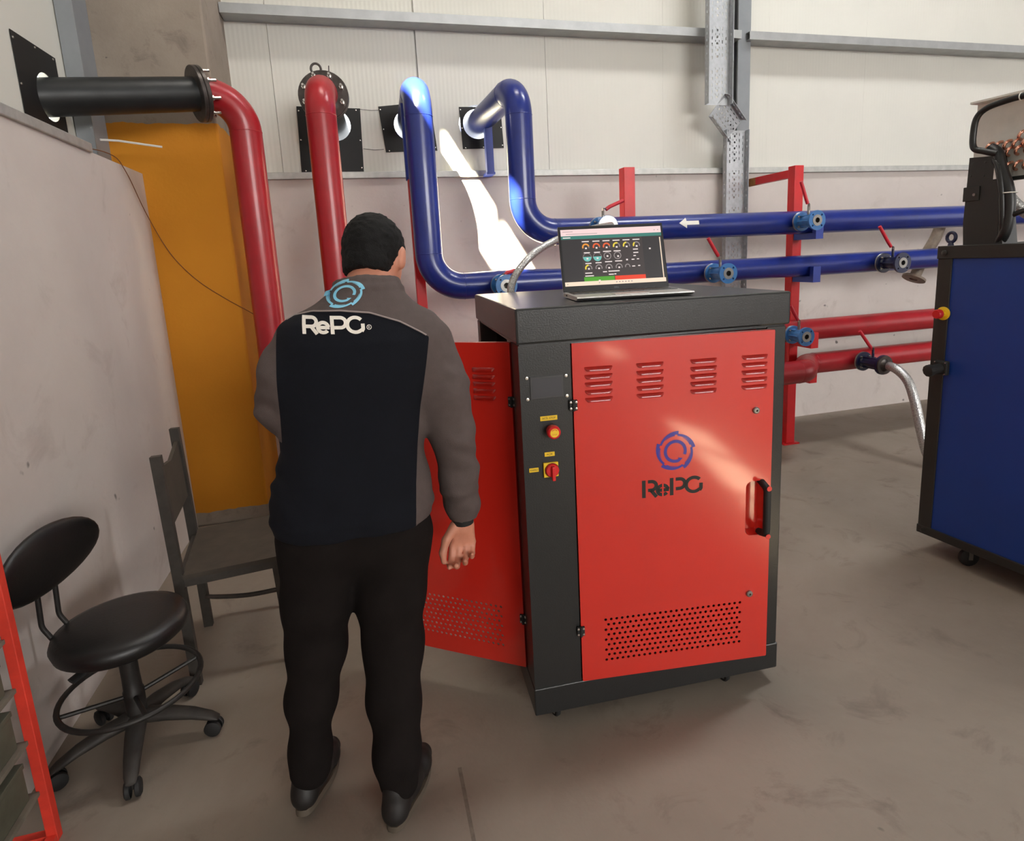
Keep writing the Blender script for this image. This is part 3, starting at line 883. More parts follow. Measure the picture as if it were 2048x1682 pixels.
# ------------------------------------------------------------------ hoses
def hose(pts, r, m, label, name='braided_hose', ends=True, k=10):
    org = Vector(pts[0]); o = empty(name, org); tag(o, label, 'hose')
    path = catmull(pts, k)
    sweep('hose_body', [p - org for p in path], r, m, o, 18)
    return o, org, path
o, g, pa = hose([(3.49, 3.35, 0.64), (3.49, 3.26, 0.63), (3.50, 3.17, 0.56), (3.50, 3.10, 0.42), (3.50, 3.04, 0.24), (3.52, 2.99, 0.08), (3.60, 2.95, 0.03), (3.8, 2.9, 0.03)], 0.031, m_braid,
     'braided steel hose hanging from a flange towards the floor')
lathe('end_flange', (0, 0.012, 0), (0, -1, 0), [(0, 0.035), (0, 0.066), (0.014, 0.066), (0.014, 0.045), (0.03, 0.034), (0.045, 0.033)], m_flange, o, 30)
o, g, pa = hose([(1.44, 3.40, 1.665), (1.40, 3.28, 1.665), (1.15, 3.0, 1.63), (0.93, 2.8, 1.585), (0.80, 2.72, 1.535), (0.715, 2.68, 1.475), (0.655, 2.66, 1.40), (0.64, 2.65, 1.3), (0.64, 2.64, 0.9)], 0.017, m_braid,
     'slim steel hose arching from the pipe down behind the black cabinet')
lathe('end_flange', (0, 0.012, 0), (0, -1, 0), [(0, 0.03), (0, 0.062), (0.014, 0.062), (0.014, 0.03)], m_steel, o, 26)
o, g, pa = hose([(4.42, 3.80, 1.62), (4.39, 3.82, 1.50), (4.30, 3.83, 1.35), (4.22, 3.83, 1.20)], 0.04, m_brown, 'dusty hose with a rusty flange hanging behind the blue pipes', k=6)
dd = (pa[-1] - pa[-2]).normalized()
lathe('end_flange', pa[-1] - g - dd * 0.005, dd, [(0, 0.03), (0, 0.085), (0.016, 0.085), (0.018, 0.03), (-0.02, 0.026), (-0.02, 0)], m_brown, o, 30)
hose([(3.05, 2.32, 1.86), (3.02, 2.28, 1.72), (3.06, 2.2, 1.6), (3.2, 2.1, 1.5)], 0.026, m_braid, 'braided hose behind the black control box on the blue machine', k=6)

# ------------------------------------------------------------------ the red test machine
MR = math.radians(-2.86)
mc = empty('machine', (0.409, 1.64, 0), MR)
tag(mc, 'red and black cabinet machine on castors with open side door', 'machine')
MW, MD = 0.862, 0.86
zb, z0, z1, z2 = 0.05, 0.146, 1.258, 1.361
bm = bmesh.new(); add_box(bm, (-0.003, -0.003, zb), (MW + 0.004, MD, z0), None, 0.004)
from_bm('plinth', bm, m_blackmach, mc)
lid = box('lid', (-0.004, -0.004, z1), (MW + 0.012, MD + 0.01, z2), m_blackmach, mc, bevel=0.006)
box('lid_groove', (0.004, 0.004, z1 - 0.008), (MW - 0.002, MD - 0.004, z1 + 0.002), m_blackmach, mc)
# posts
box('front_post', (0, 0, z0 - 0.002), (0.155, 0.004, z1 - 0.004), m_blackmach, mc)
box('front_post_side', (0, 0.004, z0), (0.004, 0.105, z1 - 0.004), m_blackmach, mc)
box('front_post_return', (0.151, 0.004, z0), (0.155, 0.05, z1 - 0.004), m_blackmach, mc)
box('right_post', (0.795, 0, z0 - 0.002), (MW, 0.06, z1 - 0.004), m_blackmach, mc, bevel=0.003)
box('rear_post', (0.0, MD - 0.07, z0), (0.07, MD, z1 - 0.004), m_blackmach, mc, bevel=0.003)
box('rear_post', (MW - 0.07, MD - 0.07, z0), (MW, MD, z1 - 0.004), m_blackmach, mc, bevel=0.003)
box('right_side_panel', (MW - 0.006, 0.06, z0), (MW - 0.002, MD - 0.07, z1 - 0.006), m_redmach, mc)
box('rear_panel', (0.07, MD - 0.01, z0), (MW - 0.07, MD - 0.005, z1 - 0.006), m_blackmach, mc)
box('inner_floor', (0.005, 0.005, z0), (MW - 0.006, MD - 0.01, z0 + 0.004), m_blackmach, mc)
# equipment inside the cabinet
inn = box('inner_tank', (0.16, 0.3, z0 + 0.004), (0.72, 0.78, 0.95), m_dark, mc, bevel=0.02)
cyl('inner_pipe', (0.1, 0.62, 0.2), (0.1, 0.62, 1.2), 0.02, m_steel, mc)
box('inner_shelf', (0.16, 0.12, 0.62), (0.79, 0.78, 0.63), m_blackmach, mc)

def screw_head(parent, p, d, r=0.0055, m=m_bolt, name='screw'):
    return lathe(name, p, d, [(0, r), (r * 0.5, r * 0.85), (r * 0.7, 0)], m, parent, 12)
# display window on the front post
F = (0, -1, 0)
ds = box('display', (0.030, -0.003, 1.094), (0.131, 0.001, 1.162), m_bezel, mc, bevel=0.001)
box('display_glass', (0.036, -0.0038, 1.100), (0.125, -0.002, 1.156), m_screen, ds)
for (xx, zz) in ((0.021, 1.159), (0.139, 1.157), (0.021, 1.096), (0.140, 1.096)):
    screw_head(mc, (xx, 0, zz), F)
# labels, emergency stop, main switch
def label_plate(x, z, w, h, txt, size):
    b = box('label_plate', (x - w / 2, -0.0015, z - h / 2), (x + w / 2, 0.0005, z + h / 2), m_yellow, mc, bevel=0.0005)
    text_mesh(txt, size, XZ((x, -0.0022, z)), 'label_text', m_ink, b)
label_plate(0.082, 1.034, 0.052, 0.014, 'ACİL STOP', 0.0082)
label_plate(0.080, 0.923, 0.031, 0.013, 'AÇIK', 0.0085)
label_plate(0.030, 0.879, 0.029, 0.013, 'KAPALI', 0.0072)
es = lathe('emergency_stop', (0.089, 0, 0.997), F, [(0, 0.016), (0.016, 0.016), (0.016, 0.0195), (0.022, 0.0205), (0.032, 0.0195), (0.036, 0.016), (0.036, 0)], m_redplas, mc, 28)
lathe('stop_disc', (0.089, -0.0362, 0.997), F, [(0, 0.0132), (0.001, 0.0128), (0.0011, 0)], m_yellow, es, 24)
flat_mesh('arrow_print', stroke(arc(0.089, 0.999, 0.0085, 30, 150, 10), 0.0018), XZ((0, -0.0376, 0)), m_redplas, es)
text_mesh('STOP', 0.006, XZ((0.089, -0.0376, 0.9925)), 'stop_text', m_redplas, es)
sp = box('main_switch', (0.0585, -0.008, 0.8535), (0.1035, 0.0, 0.8985), m_yellow, mc, bevel=0.001)
kn = lathe('switch_disc', (0.0835, -0.008, 0.875), F, [(0, 0.021), (0.006, 0.0205), (0.009, 0.018), (0.009, 0)], m_redplas, sp, 30)
bm = bmesh.new(); add_box(bm, (-0.005, -0.012, -0.026), (0.005, 0.0, 0.018), None, 0.002)
for v in bm.verts: v.co += Vector((0.0845, -0.0165, 0.873))
from_bm('switch_grip', bm, m_redplas, sp)
lathe('ring_print', (0.0835, -0.0082, 0.875), F, [(0, 0.0212), (0.0004, 0.0222), (0.0004, 0.0212)], m_ink, sp, 30)

# perforated doors with pressed louvres
def holes(x0, z0_, nx, nz, px, pz, r):
    out = []
    for j in range(nz):
        off = 0 if j % 2 == 0 else px / 2
        for i in range(nx - (j % 2)):
            out.append(circle2(x0 + off + i * px, z0_ + j * pz, r, 9))
    return out
def louvre(parent, x, z, w, h=0.014, dep=0.007):
    n = 8; m = 10; bm = bmesh.new(); g = []
    for i in range(m + 1):
        f = i / m; s = min(1, min(f, 1 - f) / 0.06); s = math.sqrt(max(0, 1 - (1 - s) ** 2)) if s < 1 else 1
        row = []
        for j in range(n + 1):
            a = j / n
            row.append(bm.verts.new((x + (f - 0.5) * w, -dep * s * math.sin(a * PI * 0.5) ** 0.8 - 0.0012, z + h / 2 - a * h * (0.35 + 0.65 * s) - (1 - s) * 0.0)))
        row.append(bm.verts.new((x + (f - 0.5) * w, 0.0, row[-1].co.z + 0.001)))
        g.append(row)
    for i in range(m):
        for j in range(n + 1):
            bm.faces.new((g[i][j], g[i + 1][j], g[i + 1][j + 1], g[i][j + 1]))
    bmesh.ops.solidify(bm, geom=bm.faces[:], thickness=0.0008)
    return from_bm('louvre', bm, m_redmach, parent, auto=50)
def hinge(parent, x, z, name='hinge', y=-0.002):
    h = box(name, (x - 0.012, y - 0.004, z - 0.016), (x + 0.012, y + 0.002, z + 0.016), m_rubber, parent, bevel=0.001)
    cyl('knuckle', (x, y - 0.005, z - 0.017), (x, y - 0.005, z + 0.017), 0.0042, m_rubber, parent, n=10)
    for sx in (-0.0082, 0.0082):
        for sz in (-0.0095, 0.0095): screw_head(parent, (x + sx, y - 0.004, z + sz), F, 0.0042)
    return h

# front door, slightly ajar: a part whose mesh is turned about its hinge line
DW = 0.632
DA = math.radians(-4.2)
front = empty('front_door', (0.158, -0.004, 0), DA, mc)
hole_l = holes(0.081, 0.2125, 26, 9, 0.01816, 0.0178, 0.0048)
hand_h = []
def slot(x0, z0_, x1, z1_, r, n=5):
    o = []
    for (cx, cz, a0) in ((x1 - r, z0_ + r, -90), (x1 - r, z1_ - r, 0), (x0 + r, z1_ - r, 90), (x0 + r, z0_ + r, 180)):
        o += [(cx + r * math.cos(math.radians(a0 + 90 * i / n)), cz + r * math.sin(math.radians(a0 + 90 * i / n))) for i in range(n + 1)]
    return o
hnd = slot(0.548, 0.588, 0.612, 0.772, 0.02)
fd = plate('door_sheet', slot(0, 0.146, DW, 1.251, 0.004), hole_l + [hnd], 0.003, XZ((0, 0, 0)), m_redmach, front)
for (yy, a, b) in ((0.012, (0, 0.146), (DW, 0.149)), (0.012, (0, 1.248), (DW, 1.251))):
    box('door_edge', (a[0], 0.0, a[1]), (b[0], 0.022, b[1]), m_redmach, front)
for xx in (0.0, DW - 0.003): box('door_edge', (xx, 0.0, 0.149), (xx + 0.003, 0.022, 1.248), m_redmach, front)
for gx in (0.078, 0.236, 0.404, 0.568):
    for k in range(5): louvre(front, gx, 1.172 - k * 0.0233, 0.086)
hinge(front, -0.001, 1.067); hinge(front, -0.001, 0.327)
for (lx, lz) in ((0.575, 1.004), (0.566, 0.384)):
    l_ = lathe('lock', (lx, -0.0015, lz), F, [(0, 0.0105), (0.006, 0.0105), (0.008, 0.008), (0.0082, 0.0035), (0.001, 0.0035), (0.001, 0)], m_steel, front, 20)
# recessed grip
bm = bmesh.new()
ri = slot(0.548, 0.588, 0.612, 0.772, 0.02); k = 0.03
a_ = [bm.verts.new((p[0], 0, p[1])) for p in ri]; b_ = [bm.verts.new((p[0] + (0.58 - p[0]) * 0.25, k, p[1] + (0.68 - p[1]) * 0.1)) for p in ri]
for i in range(len(ri)): bm.faces.new((a_[i], a_[(i + 1) % len(ri)], b_[(i + 1) % len(ri)], b_[i]))
bm.faces.new(b_)
rec = from_bm('grip_recess', bm, m_redmach, front)
gp, _ = fillet([(0.602, 0.012, 0.592), (0.602, -0.034, 0.605), (0.602, -0.034, 0.755), (0.602, 0.012, 0.768)], 0.016, 6)
sweep('door_handle', gp, 0.0115, m_rubber, front, 14)
for zz in (0.600, 0.760): lathe('handle_cap', (0.602, -0.0455, zz), F, [(0, 0.0085), (0.001, 0.008), (0.0012, 0)], m_redplas, front, 16)
# emblem, and stencilled name whose dark openings are painted as flat black letters
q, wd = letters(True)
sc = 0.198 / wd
lt = flat_mesh('painted_name_cutout', [[(p[0] * sc, p[1] * sc * 0.92) for p in pl_] for pl_ in q], XZ((0.206, -0.0021, 0.753)), m_ink, front)
lt['label'] = 'flat black letters RePG painted as dark stencil openings'
exc = 0.206 + 1.085 * sc
box('stencil_bridge', (exc - 0.0022, -0.0026, 0.753), (exc + 0.0022, -0.0016, 0.753 + 0.72 * sc), m_redmach, front)
em = flat_mesh('emblem', [[(p[0] * 0.064, p[1] * 0.064) for p in pl_] for pl_ in emblem(4)], XZ((0.314, -0.0021, 0.895)), m_logoblue, front)
em['label'] = 'blue ring emblem with broken arrow'
# side door, swung open: built flat in its own frame and turned
SA = math.radians(144.0) - MR
side = empty('side_door', (-0.004, 0.112, 0), SA, mc)
sh = holes(0.081, 0.2125, 26, 9, 0.01816, 0.0178, 0.0048)
SW = 0.63
plate('door_sheet', slot(0, 0.146, SW, 1.251, 0.004), sh, 0.003, basis((0, 0, 0), (1, 0, 0), (0, 0, 1), (0, -1, 0)), m_redmach, side)
for (za, zb_) in ((0.146, 0.149), (1.248, 1.251)): box('door_edge', (0, -0.022, za), (SW, 0.0, zb_), m_redmach, side)
for xx in (0.0, SW - 0.003): box('door_edge', (xx, -0.022, 0.149), (xx + 0.003, 0.0, 1.248), m_redmach, side)
for gx in (0.092, 0.25, 0.41, 0.56):
    for k_ in range(5):
        l_ = louvre(side, gx, 1.166 - k_ * 0.0225, 0.078)
        l_.data.transform(Matrix.Rotation(PI, 4, 'Z') @ Matrix.Translation((-2 * gx, 0, 0)))
for zz in (1.067, 0.327):
    had = set(side.children); hinge(side, 0.0, zz)
    for c in side.children:
        if c not in had: c.data.transform(Matrix.Rotation(PI, 4, 'Z'))
# castors
def castor(parent, x, y, h, r=0.021, w=0.018, m=m_rubber, name='castor', rz=0.4):
    o = empty(name, (x, y, 0), rz, parent)
    bm = bmesh.new(); add_lathe(bm, (-w / 2, 0, r), (1, 0, 0), [(0, 0), (0, r * 0.8), (w * 0.2, r), (w * 0.8, r), (w, r * 0.8), (w, 0)], 20)
    from_bm('wheel', bm, m, o, auto=40)
    bm = bmesh.new()
    for s in (-1, 1): add_box(bm, (s * (w / 2 + 0.003) - 0.0015, -0.009, r * 0.8), (s * (w / 2 + 0.003) + 0.0015, 0.009, h - 0.004))
    add_box(bm, (-w / 2 - 0.01, -0.014, h - 0.006), (w / 2 + 0.01, 0.014, h))
    from_bm('fork', bm, m_steel, o)
    return o
for (xx, yy) in ((0.075, 0.045), (0.69, 0.045), (0.075, 0.80), (0.69, 0.80)): castor(mc, xx, yy, zb + 0.001)

# ------------------------------------------------------------------ laptop on the machine
lap = empty('laptop', (0, 0, 0), 0)
LW, LD = 0.375, 0.228
Rm = Matrix.Rotation(MR, 4, 'Z')
lap.location = Matrix.Translation((0.409, 1.64, 0)) @ Rm @ Vector((0.214, 0.105, z2)); lap.rotation_euler = (0, 0, MR + math.radians(-5.0))
tag(lap, 'open silver laptop showing a dark dashboard of gauges', 'laptop')
bm = bmesh.new()
pr = [(0.0, 0.010), (0.004, 0.014), (LD, 0.018), (LD, 0.004), (0.02, 0.002)]
vv = [[bm.verts.new((xx, p[0], p[1])) for p in pr] for xx in (0, LW)]
for i in range(5): bm.faces.new((vv[0][i], vv[0][(i + 1) % 5], vv[1][(i + 1) % 5], vv[1][i]))
bm.faces.new(vv[0]); bm.faces.new(vv[1][::-1])
bs = from_bm('base', bm, m_alu, lap)
bm = bmesh.new()
add_box(bm, (0.012, 0.112, 0.0155), (LW - 0.012, 0.218, 0.0178))
from_bm('keyboard_well', bm, m_lapdark, bs)
for r_ in range(5):
    for c_ in range(14):
        bx0 = 0.018 + c_ * 0.0233; by0 = 0.116 + r_ * 0.0198
        box('key', (bx0, by0, 0.0176), (bx0 + 0.020, by0 + 0.0165, 0.0190), m_lapdark, bs)
box('touchpad', (0.125, 0.018, 0.0150), (0.235, 0.098, 0.0160), m_alu, bs)
box('port', (-0.0006, 0.16, 0.008), (0.001, 0.178, 0.013), m_rubber, bs)
for xx in (0.03, LW - 0.03):
    for yy in (0.03, LD - 0.03): cyl('foot', (xx, yy, 0.0), (xx, yy, 0.006), 0.006, m_rubber, lap, n=12)
tilt = math.radians(17)
Lm = basis((0, LD - 0.006, 0.016), (1, 0, 0), (0, math.sin(tilt), math.cos(tilt)), (0, -math.cos(tilt), math.sin(tilt)))
LH = 0.235
def lidbox(name, x0, y0, x1, y1, za, zb_, m, parent, bev=0.0):
    o = box(name, (x0, y0, za), (x1, y1, zb_), m, None, bevel=bev); o.data.transform(Lm); o.parent = parent; return o
ld = lidbox('screen_lid', 0, 0, LW, LH, -0.006, 0.0, m_lapdark, lap, 0.002)
lidbox('lid_back', 0.0, 0.0, LW, LH, -0.0085, -0.0062, m_alu, ld, 0.001)
cyl('hinge_bar', (0.05, LD - 0.006, 0.0155), (LW - 0.05, LD - 0.006, 0.0155), 0.006, m_lapdark, lap)
# the picture on the screen: flat glowing shapes
def em_mat(n, c, s=1.0):
    return mat(n, (10, 10, 10), 0.4, emit=(c, s))
e_pink = em_mat('screen_pink', (250, 216, 214)); e_teal = em_mat('screen_teal', (54, 124, 112)); e_dark = em_mat('screen_dark', (40, 36, 38)); e_dark2 = em_mat('screen_panel', (56, 46, 46))
e_cream = em_mat('screen_cream', (252, 226, 200)); e_green = em_mat('screen_green', (72, 160, 28)); e_red = em_mat('screen_red', (236, 58, 20))
e_yel = em_mat('screen_yellow', (232, 208, 60)); e_or = em_mat('screen_orange', (236, 150, 46)); e_dor = em_mat('screen_deep_orange', (228, 92, 40)); e_wht = em_mat('screen_white', (240, 226, 222)); e_tl2 = em_mat('screen_aqua', (110, 190, 180)); e_gr = em_mat('screen_grey', (150, 140, 138))
sx0, sx1, sy0, sy1 = 0.008, LW - 0.008, 0.022, LH - 0.012
SWd, SHt = sx1 - sx0, sy1 - sy0
def scr(name, polys, m, lev):
    """polys in 0..1 screen coordinates."""
    mm = Lm @ Matrix.Translation((sx0, sy0, 0.0004 + 0.0002 * lev)) @ Matrix.Diagonal((SWd, SHt, 1, 1))
    return flat_mesh(name, polys, mm, m, sco)
def R4(x0, y0, x1, y1): return rect2(x0, y0, x1, y1)
sco = empty('screen', (0, 0, 0), 0, lap); sco['label'] = 'lit screen with gauges and green and red buttons'
scr('backdrop', [R4(0, 0, 1, 1)], e_dark, 0)
scr('title_bar', [R4(0, 0.885, 1, 1)], e_pink, 1)
scr('header_bar', [R4(0, 0.825, 1, 0.885)], e_teal, 1)
scr('task_bar', [R4(0, 0, 1, 0.072), R4(0.975, 0.072, 0.985, 0.80)], e_cream, 1)
scr('gauge_panel', [R4(0.19, 0.072, 0.80, 0.825)], e_dark2, 1)
scr('start_button', [R4(0.19, 0.072, 0.49, 0.145)], e_green, 2)
scr('stop_button', [R4(0.495, 0.072, 0.80, 0.145)], e_red, 2)
asp = SHt / SWd
def ring(cx, cy, r, a0, a1, w): return [[(p[0], cy + (p[1] - cy) / asp) for p in pl_] for pl_ in stroke(arc(cx, cy, r, a0, a1, 14), w)]
gx_ = [0.235, 0.34, 0.44, 0.54, 0.64, 0.74]
for k, (cx_, mm_, fr_) in enumerate(zip(gx_, (e_or, e_dor, e_dor, e_yel, e_yel, e_yel), (0.85, 0.9, 0.86, 0.6, 0.5, 0.35))):
    scr('gauge', ring(cx_, 0.675, 0.03, 200 - 220 * fr_, 200, 0.015), mm_, 3)
    scr('gauge', ring(cx_, 0.675, 0.03, -20, 200 - 220 * fr_, 0.009), e_gr, 3)
for cx_ in (0.24, 0.34):
    scr('level', [[(cx_ + 0.04 * math.cos(a), 0.49 + 0.04 * math.sin(a) / asp) for a in [math.radians(170 + 200 * i / 16) for i in range(17)]]], e_tl2, 3)
    scr('level', ring(cx_, 0.49, 0.042, -10, 190, 0.004), e_gr, 3)
for cx_ in (0.44, 0.54): scr('dial', ring(cx_, 0.505, 0.034, 0, 360, 0.008), e_gr, 3)
for k, cx_ in enumerate((0.245, 0.345, 0.445, 0.545, 0.63)):
    scr('gauge', ring(cx_, 0.30, 0.03 if k < 4 else 0.022, -20, 200, 0.009), e_gr, 3)
scr('gauge', ring(0.245, 0.30, 0.03, 90, 200, 0.015), e_yel, 4)
bars = []
for (cx_, cy_, w_) in [(x_, 0.775, 0.07) for x_ in gx_] + [(0.24, 0.575, 0.06), (0.34, 0.575, 0.06), (0.44, 0.585, 0.08), (0.54, 0.585, 0.07), (0.725, 0.60, 0.05), (0.725, 0.54, 0.05), (0.71, 0.485, 0.025), (0.245, 0.385, 0.06), (0.345, 0.39, 0.06), (0.445, 0.40, 0.07), (0.545, 0.405, 0.07), (0.69, 0.42, 0.028), (0.74, 0.425, 0.022), (0.69, 0.30, 0.03), (0.745, 0.305, 0.022), (0.24, 0.215, 0.07), (0.40, 0.225, 0.04), (0.49, 0.23, 0.11), (0.245, 0.165, 0.085), (0.46, 0.175, 0.05), (0.50, 0.178, 0.02), (0.055, 0.853, 0.075), (0.34, 0.08, 0.02)]:
    bars.append(R4(cx_ - w_ / 2, cy_ - 0.009, cx_ + w_ / 2, cy_ + 0.009))
for cx_, cy_ in [(x_, 0.655) for x_ in gx_] + [(0.24, 0.47), (0.34, 0.47), (0.44, 0.50), (0.545, 0.49), (0.63, 0.42), (0.245, 0.29), (0.345, 0.29), (0.445, 0.29), (0.545, 0.29), (0.87, 0.60)]:
    bars.append(R4(cx_ - 0.009, cy_ - 0.014, cx_ + 0.009, cy_ + 0.014))
scr('small_text', bars, e_wht, 4)['kind'] = 'stuff'
scr('icons', [R4(0.5 + 0.03 * i, 0.028, 0.512 + 0.03 * i, 0.046) for i in range(6)] + [R4(0.02, 0.03, 0.03, 0.042), R4(0.33, 0.03, 0.34, 0.045)], e_gr, 3)
scr('tab_text', [R4(0.02, 0.955, 0.12, 0.963), R4(0.05, 0.912, 0.36, 0.92), R4(0.93, 0.925, 0.938, 0.94), R4(0.965, 0.925, 0.973, 0.94)], e_gr, 3)
text_mesh('DELL', 0.008, Lm @ Matrix.Translation((LW / 2, 0.011, 0.0004)), 'maker_mark', m_greysteel, lap)

# ------------------------------------------------------------------ blue machine at the right
BR = math.radians(6.73)
bmx = empty('machine', (2.498, 2.152, 0), BR)
tag(bmx, 'tall dark blue cabinet in a black frame with coil unit on top', 'machine')
BL_, BT = -1.05, 1.465
box('frame_upright', (0, -0.062, 0.138), (0.06, 0, BT - 0.055), m_frame, bmx, bevel=0.003)
box('frame_upright', (0, BL_, 0.138), (0.06, BL_ + 0.06, BT - 0.055), m_frame, bmx, bevel=0.003)
box('frame_upright', (0.74, -0.06, 0.138), (0.8, 0, BT - 0.055), m_frame, bmx, bevel=0.003)
box('frame_upright', (0.74, BL_, 0.138), (0.8, BL_ + 0.06, BT - 0.055), m_frame, bmx, bevel=0.003)
for zz, h in ((0.1, 0.04), (BT - 0.056, 0.056)):
    box('frame_rail', (-0.004, BL_, zz), (0.06, 0.003, zz + h), m_frame, bmx, bevel=0.003)
    box('frame_rail', (0.74, BL_, zz), (0.8, 0.003, zz + h), m_frame, bmx, bevel=0.003)
    box('frame_rail', (0.06, -0.06, zz), (0.74, 0.003, zz + h), m_frame, bmx, bevel=0.003)
    box('frame_rail', (0.06, BL_, zz), (0.74, BL_ + 0.06, zz + h), m_frame, bmx, bevel=0.003)
box('side_panel', (0.006, BL_ + 0.06, 0.139), (0.012, -0.0625, BT - 0.055), m_bluemach, bmx)
box('rear_panel', (0.06, -0.012, 0.139), (0.74, -0.006, BT - 0.055), m_bluemach, bmx)
box('front_panel', (0.06, BL_ + 0.006, 0.139), (0.74, BL_ + 0.012, BT - 0.055), m_bluemach, bmx)
box('right_panel', (0.788, BL_ + 0.06, 0.139), (0.794, -0.06, BT - 0.055), m_bluemach, bmx)
box('top_plate', (0.05, BL_ + 0.05, BT - 0.012), (0.75, -0.05, BT - 0.004), m_frame, bmx)
box('bottom_plate', (0.05, BL_ + 0.05, 0.12), (0.75, -0.05, 0.13), m_frame, bmx)
for (yy, zz) in ((-0.03, BT - 0.03), (-0.03, 0.12)):
    lathe('frame_bolt', (-0.003, yy, zz), (-1, 0, 0), [(0, 0.012), (0.006, 0.012), (0.008, 0.009), (0.008, 0)], m_frame, bmx, 12)
for (xx, yy) in ((0.07, -0.2), (0.07, -0.85), (0.73, -0.2), (0.73, -0.85)): castor(bmx, xx, yy, 0.101, 0.042, 0.028, m_rubber, 'castor', 1.1)
# emergency stop and cable connector on the frame upright
es = lathe('emergency_stop', (0.0, -0.043, 1.167), (-1, 0, 0), [(0, 0.030), (0.004, 0.030), (0.006, 0.026), (0.006, 0.016), (0.02, 0.016), (0.022, 0.02), (0.03, 0.02), (0.03, 0)], m_yellow, bmx, 28)
lathe('stop_button', (-0.024, -0.043, 1.167), (-1, 0, 0), [(0, 0.017), (0.004, 0.021), (0.02, 0.021), (0.026, 0.017), (0.026, 0)], m_redplas, es, 28)
cn = box('connector', (-0.022, -0.09, 0.89), (0.002, -0.03, 0.955), m_rubber, bmx, bevel=0.006)
cyl('connector_barrel', (-0.02, -0.06, 0.922), (-0.075, -0.05, 0.915), 0.021, m_rubber, cn)
lathe('connector_nut', (-0.065, -0.052, 0.916), (-0.98, 0.18, -0.12), [(0, 0.027), (0.02, 0.027), (0.024, 0.02), (0.024, 0)], m_rubber, cn, 10)
for yy in (-0.083, -0.037):
    for zz in (0.897, 0.948): lathe('connector_screw', (-0.022, yy, zz), (-1, 0, 0), [(0, 0.004), (0.003, 0.003), (0.004, 0)], m_bolt, cn, 8)
# lifting eye
bm = bmesh.new(); add_sweep(bm, [Vector((0.06, -0.012 + 0.019 * math.cos(a), BT + 0.036 + 0.021 * math.sin(a))) for a in [2 * PI * i / 20 for i in range(21)]], 0.0075, 10)
add_cyl(bm, (0.06, -0.012, BT - 0.002), (0.06, -0.012, BT + 0.016), 0.013, 0.009, 14)
from_bm('lifting_eye', bm, m_vnavy, bmx, auto=60)
# control column with cable bundle on top
cb = empty('control_box', (0.10, -0.15, BT - 0.005), 0, bmx); cb['label'] = 'black upright control box with cable bundle'
bm = bmesh.new()
pr = [(-0.045, 0.082, 0), (-0.045, -0.075, 0), (-0.045, -0.045, 0.20), (-0.045, -0.005, 0.365), (-0.045, 0.085, 0.372), (-0.045, 0.09, 0.1)]
a_ = [bm.verts.new(p) for p in pr]; b_ = [bm.verts.new((p[0] + 0.1, p[1], p[2])) for p in pr]
for i in range(6): bm.faces.new((a_[i], a_[(i + 1) % 6], b_[(i + 1) % 6], b_[i]))
bm.faces.new(a_); bm.faces.new(b_[::-1])
from_bm('box_body', bm, m_frame, cb)
box('latch_plate', (-0.052, 0.03, 0.19), (-0.044, 0.096, 0.25), m_frame, cb, bevel=0.002)
cyl('latch_bolt', (-0.05, 0.045, 0.215), (-0.062, 0.045, 0.215), 0.006, m_steel, cb, n=10)
for (yy, zz) in ((0.07, 0.345), (0.02, 0.345), (0.075, 0.295), (0.022, 0.29)): lathe('box_screw', (-0.0445, yy, zz), (-1, 0, 0), [(0, 0.005), (0.002, 0.0045), (0.003, 0)], m_frame, cb, 10)
sweep('cable_bundle', catmull([(-0.02, 0.02, 0.40), (-0.025, -0.012, 0.375), (-0.03, -0.035, 0.31), (-0.03, -0.07, 0.22), (-0.03, -0.08, 0.12), (-0.03, -0.068, 0.045), (-0.02, -0.04, 0.002)], 6), 0.022, m_cable, cb, 14)
sweep('cable_bundle', catmull([(-0.03, 0.0, 0.36), (-0.045, -0.03, 0.32), (-0.05, -0.055, 0.22), (-0.045, -0.065, 0.1), (-0.03, -0.06, 0.02)], 6), 0.012, m_cable, cb, 12)
sweep('cable', catmull([(-0.03, -0.078, 0.11), (-0.03, -0.11, 0.125), (-0.02, -0.16, 0.14), (0, -0.3, 0.15)], 6), 0.010, m_cable, cb, 10)
sweep('cable_tie', [Vector((-0.03 + 0.027 * math.cos(a), -0.073 + 0.027 * math.sin(a), 0.21)) for a in [2 * PI * i / 18 for i in range(19)]], 0.0025, m_white, cb, 6)
box('paper_tag', (-0.048, -0.035, 0.27), (-0.0465, -0.018, 0.315), m_white, cb)
sweep('cable_loop', catmull([(-0.04, -0.02, 0.372), (-0.045, 0.03, 0.39), (-0.05, 0.068, 0.41), (-0.05, 0.075, 0.47), (-0.05, 0.066, 0.53), (-0.05, 0.03, 0.56), (-0.05, -0.04, 0.572), (-0.05, -0.12, 0.575), (-0.05, -0.25, 0.57)], 8), 0.0125, m_cable, cb, 12)
sweep('cable_tie', [Vector((-0.05 + 0.014 * math.cos(a), -0.095, 0.5745 + 0.014 * math.sin(a))) for a in [2 * PI * i / 18 for i in range(19)]], 0.0022, m_white, cb, 6)
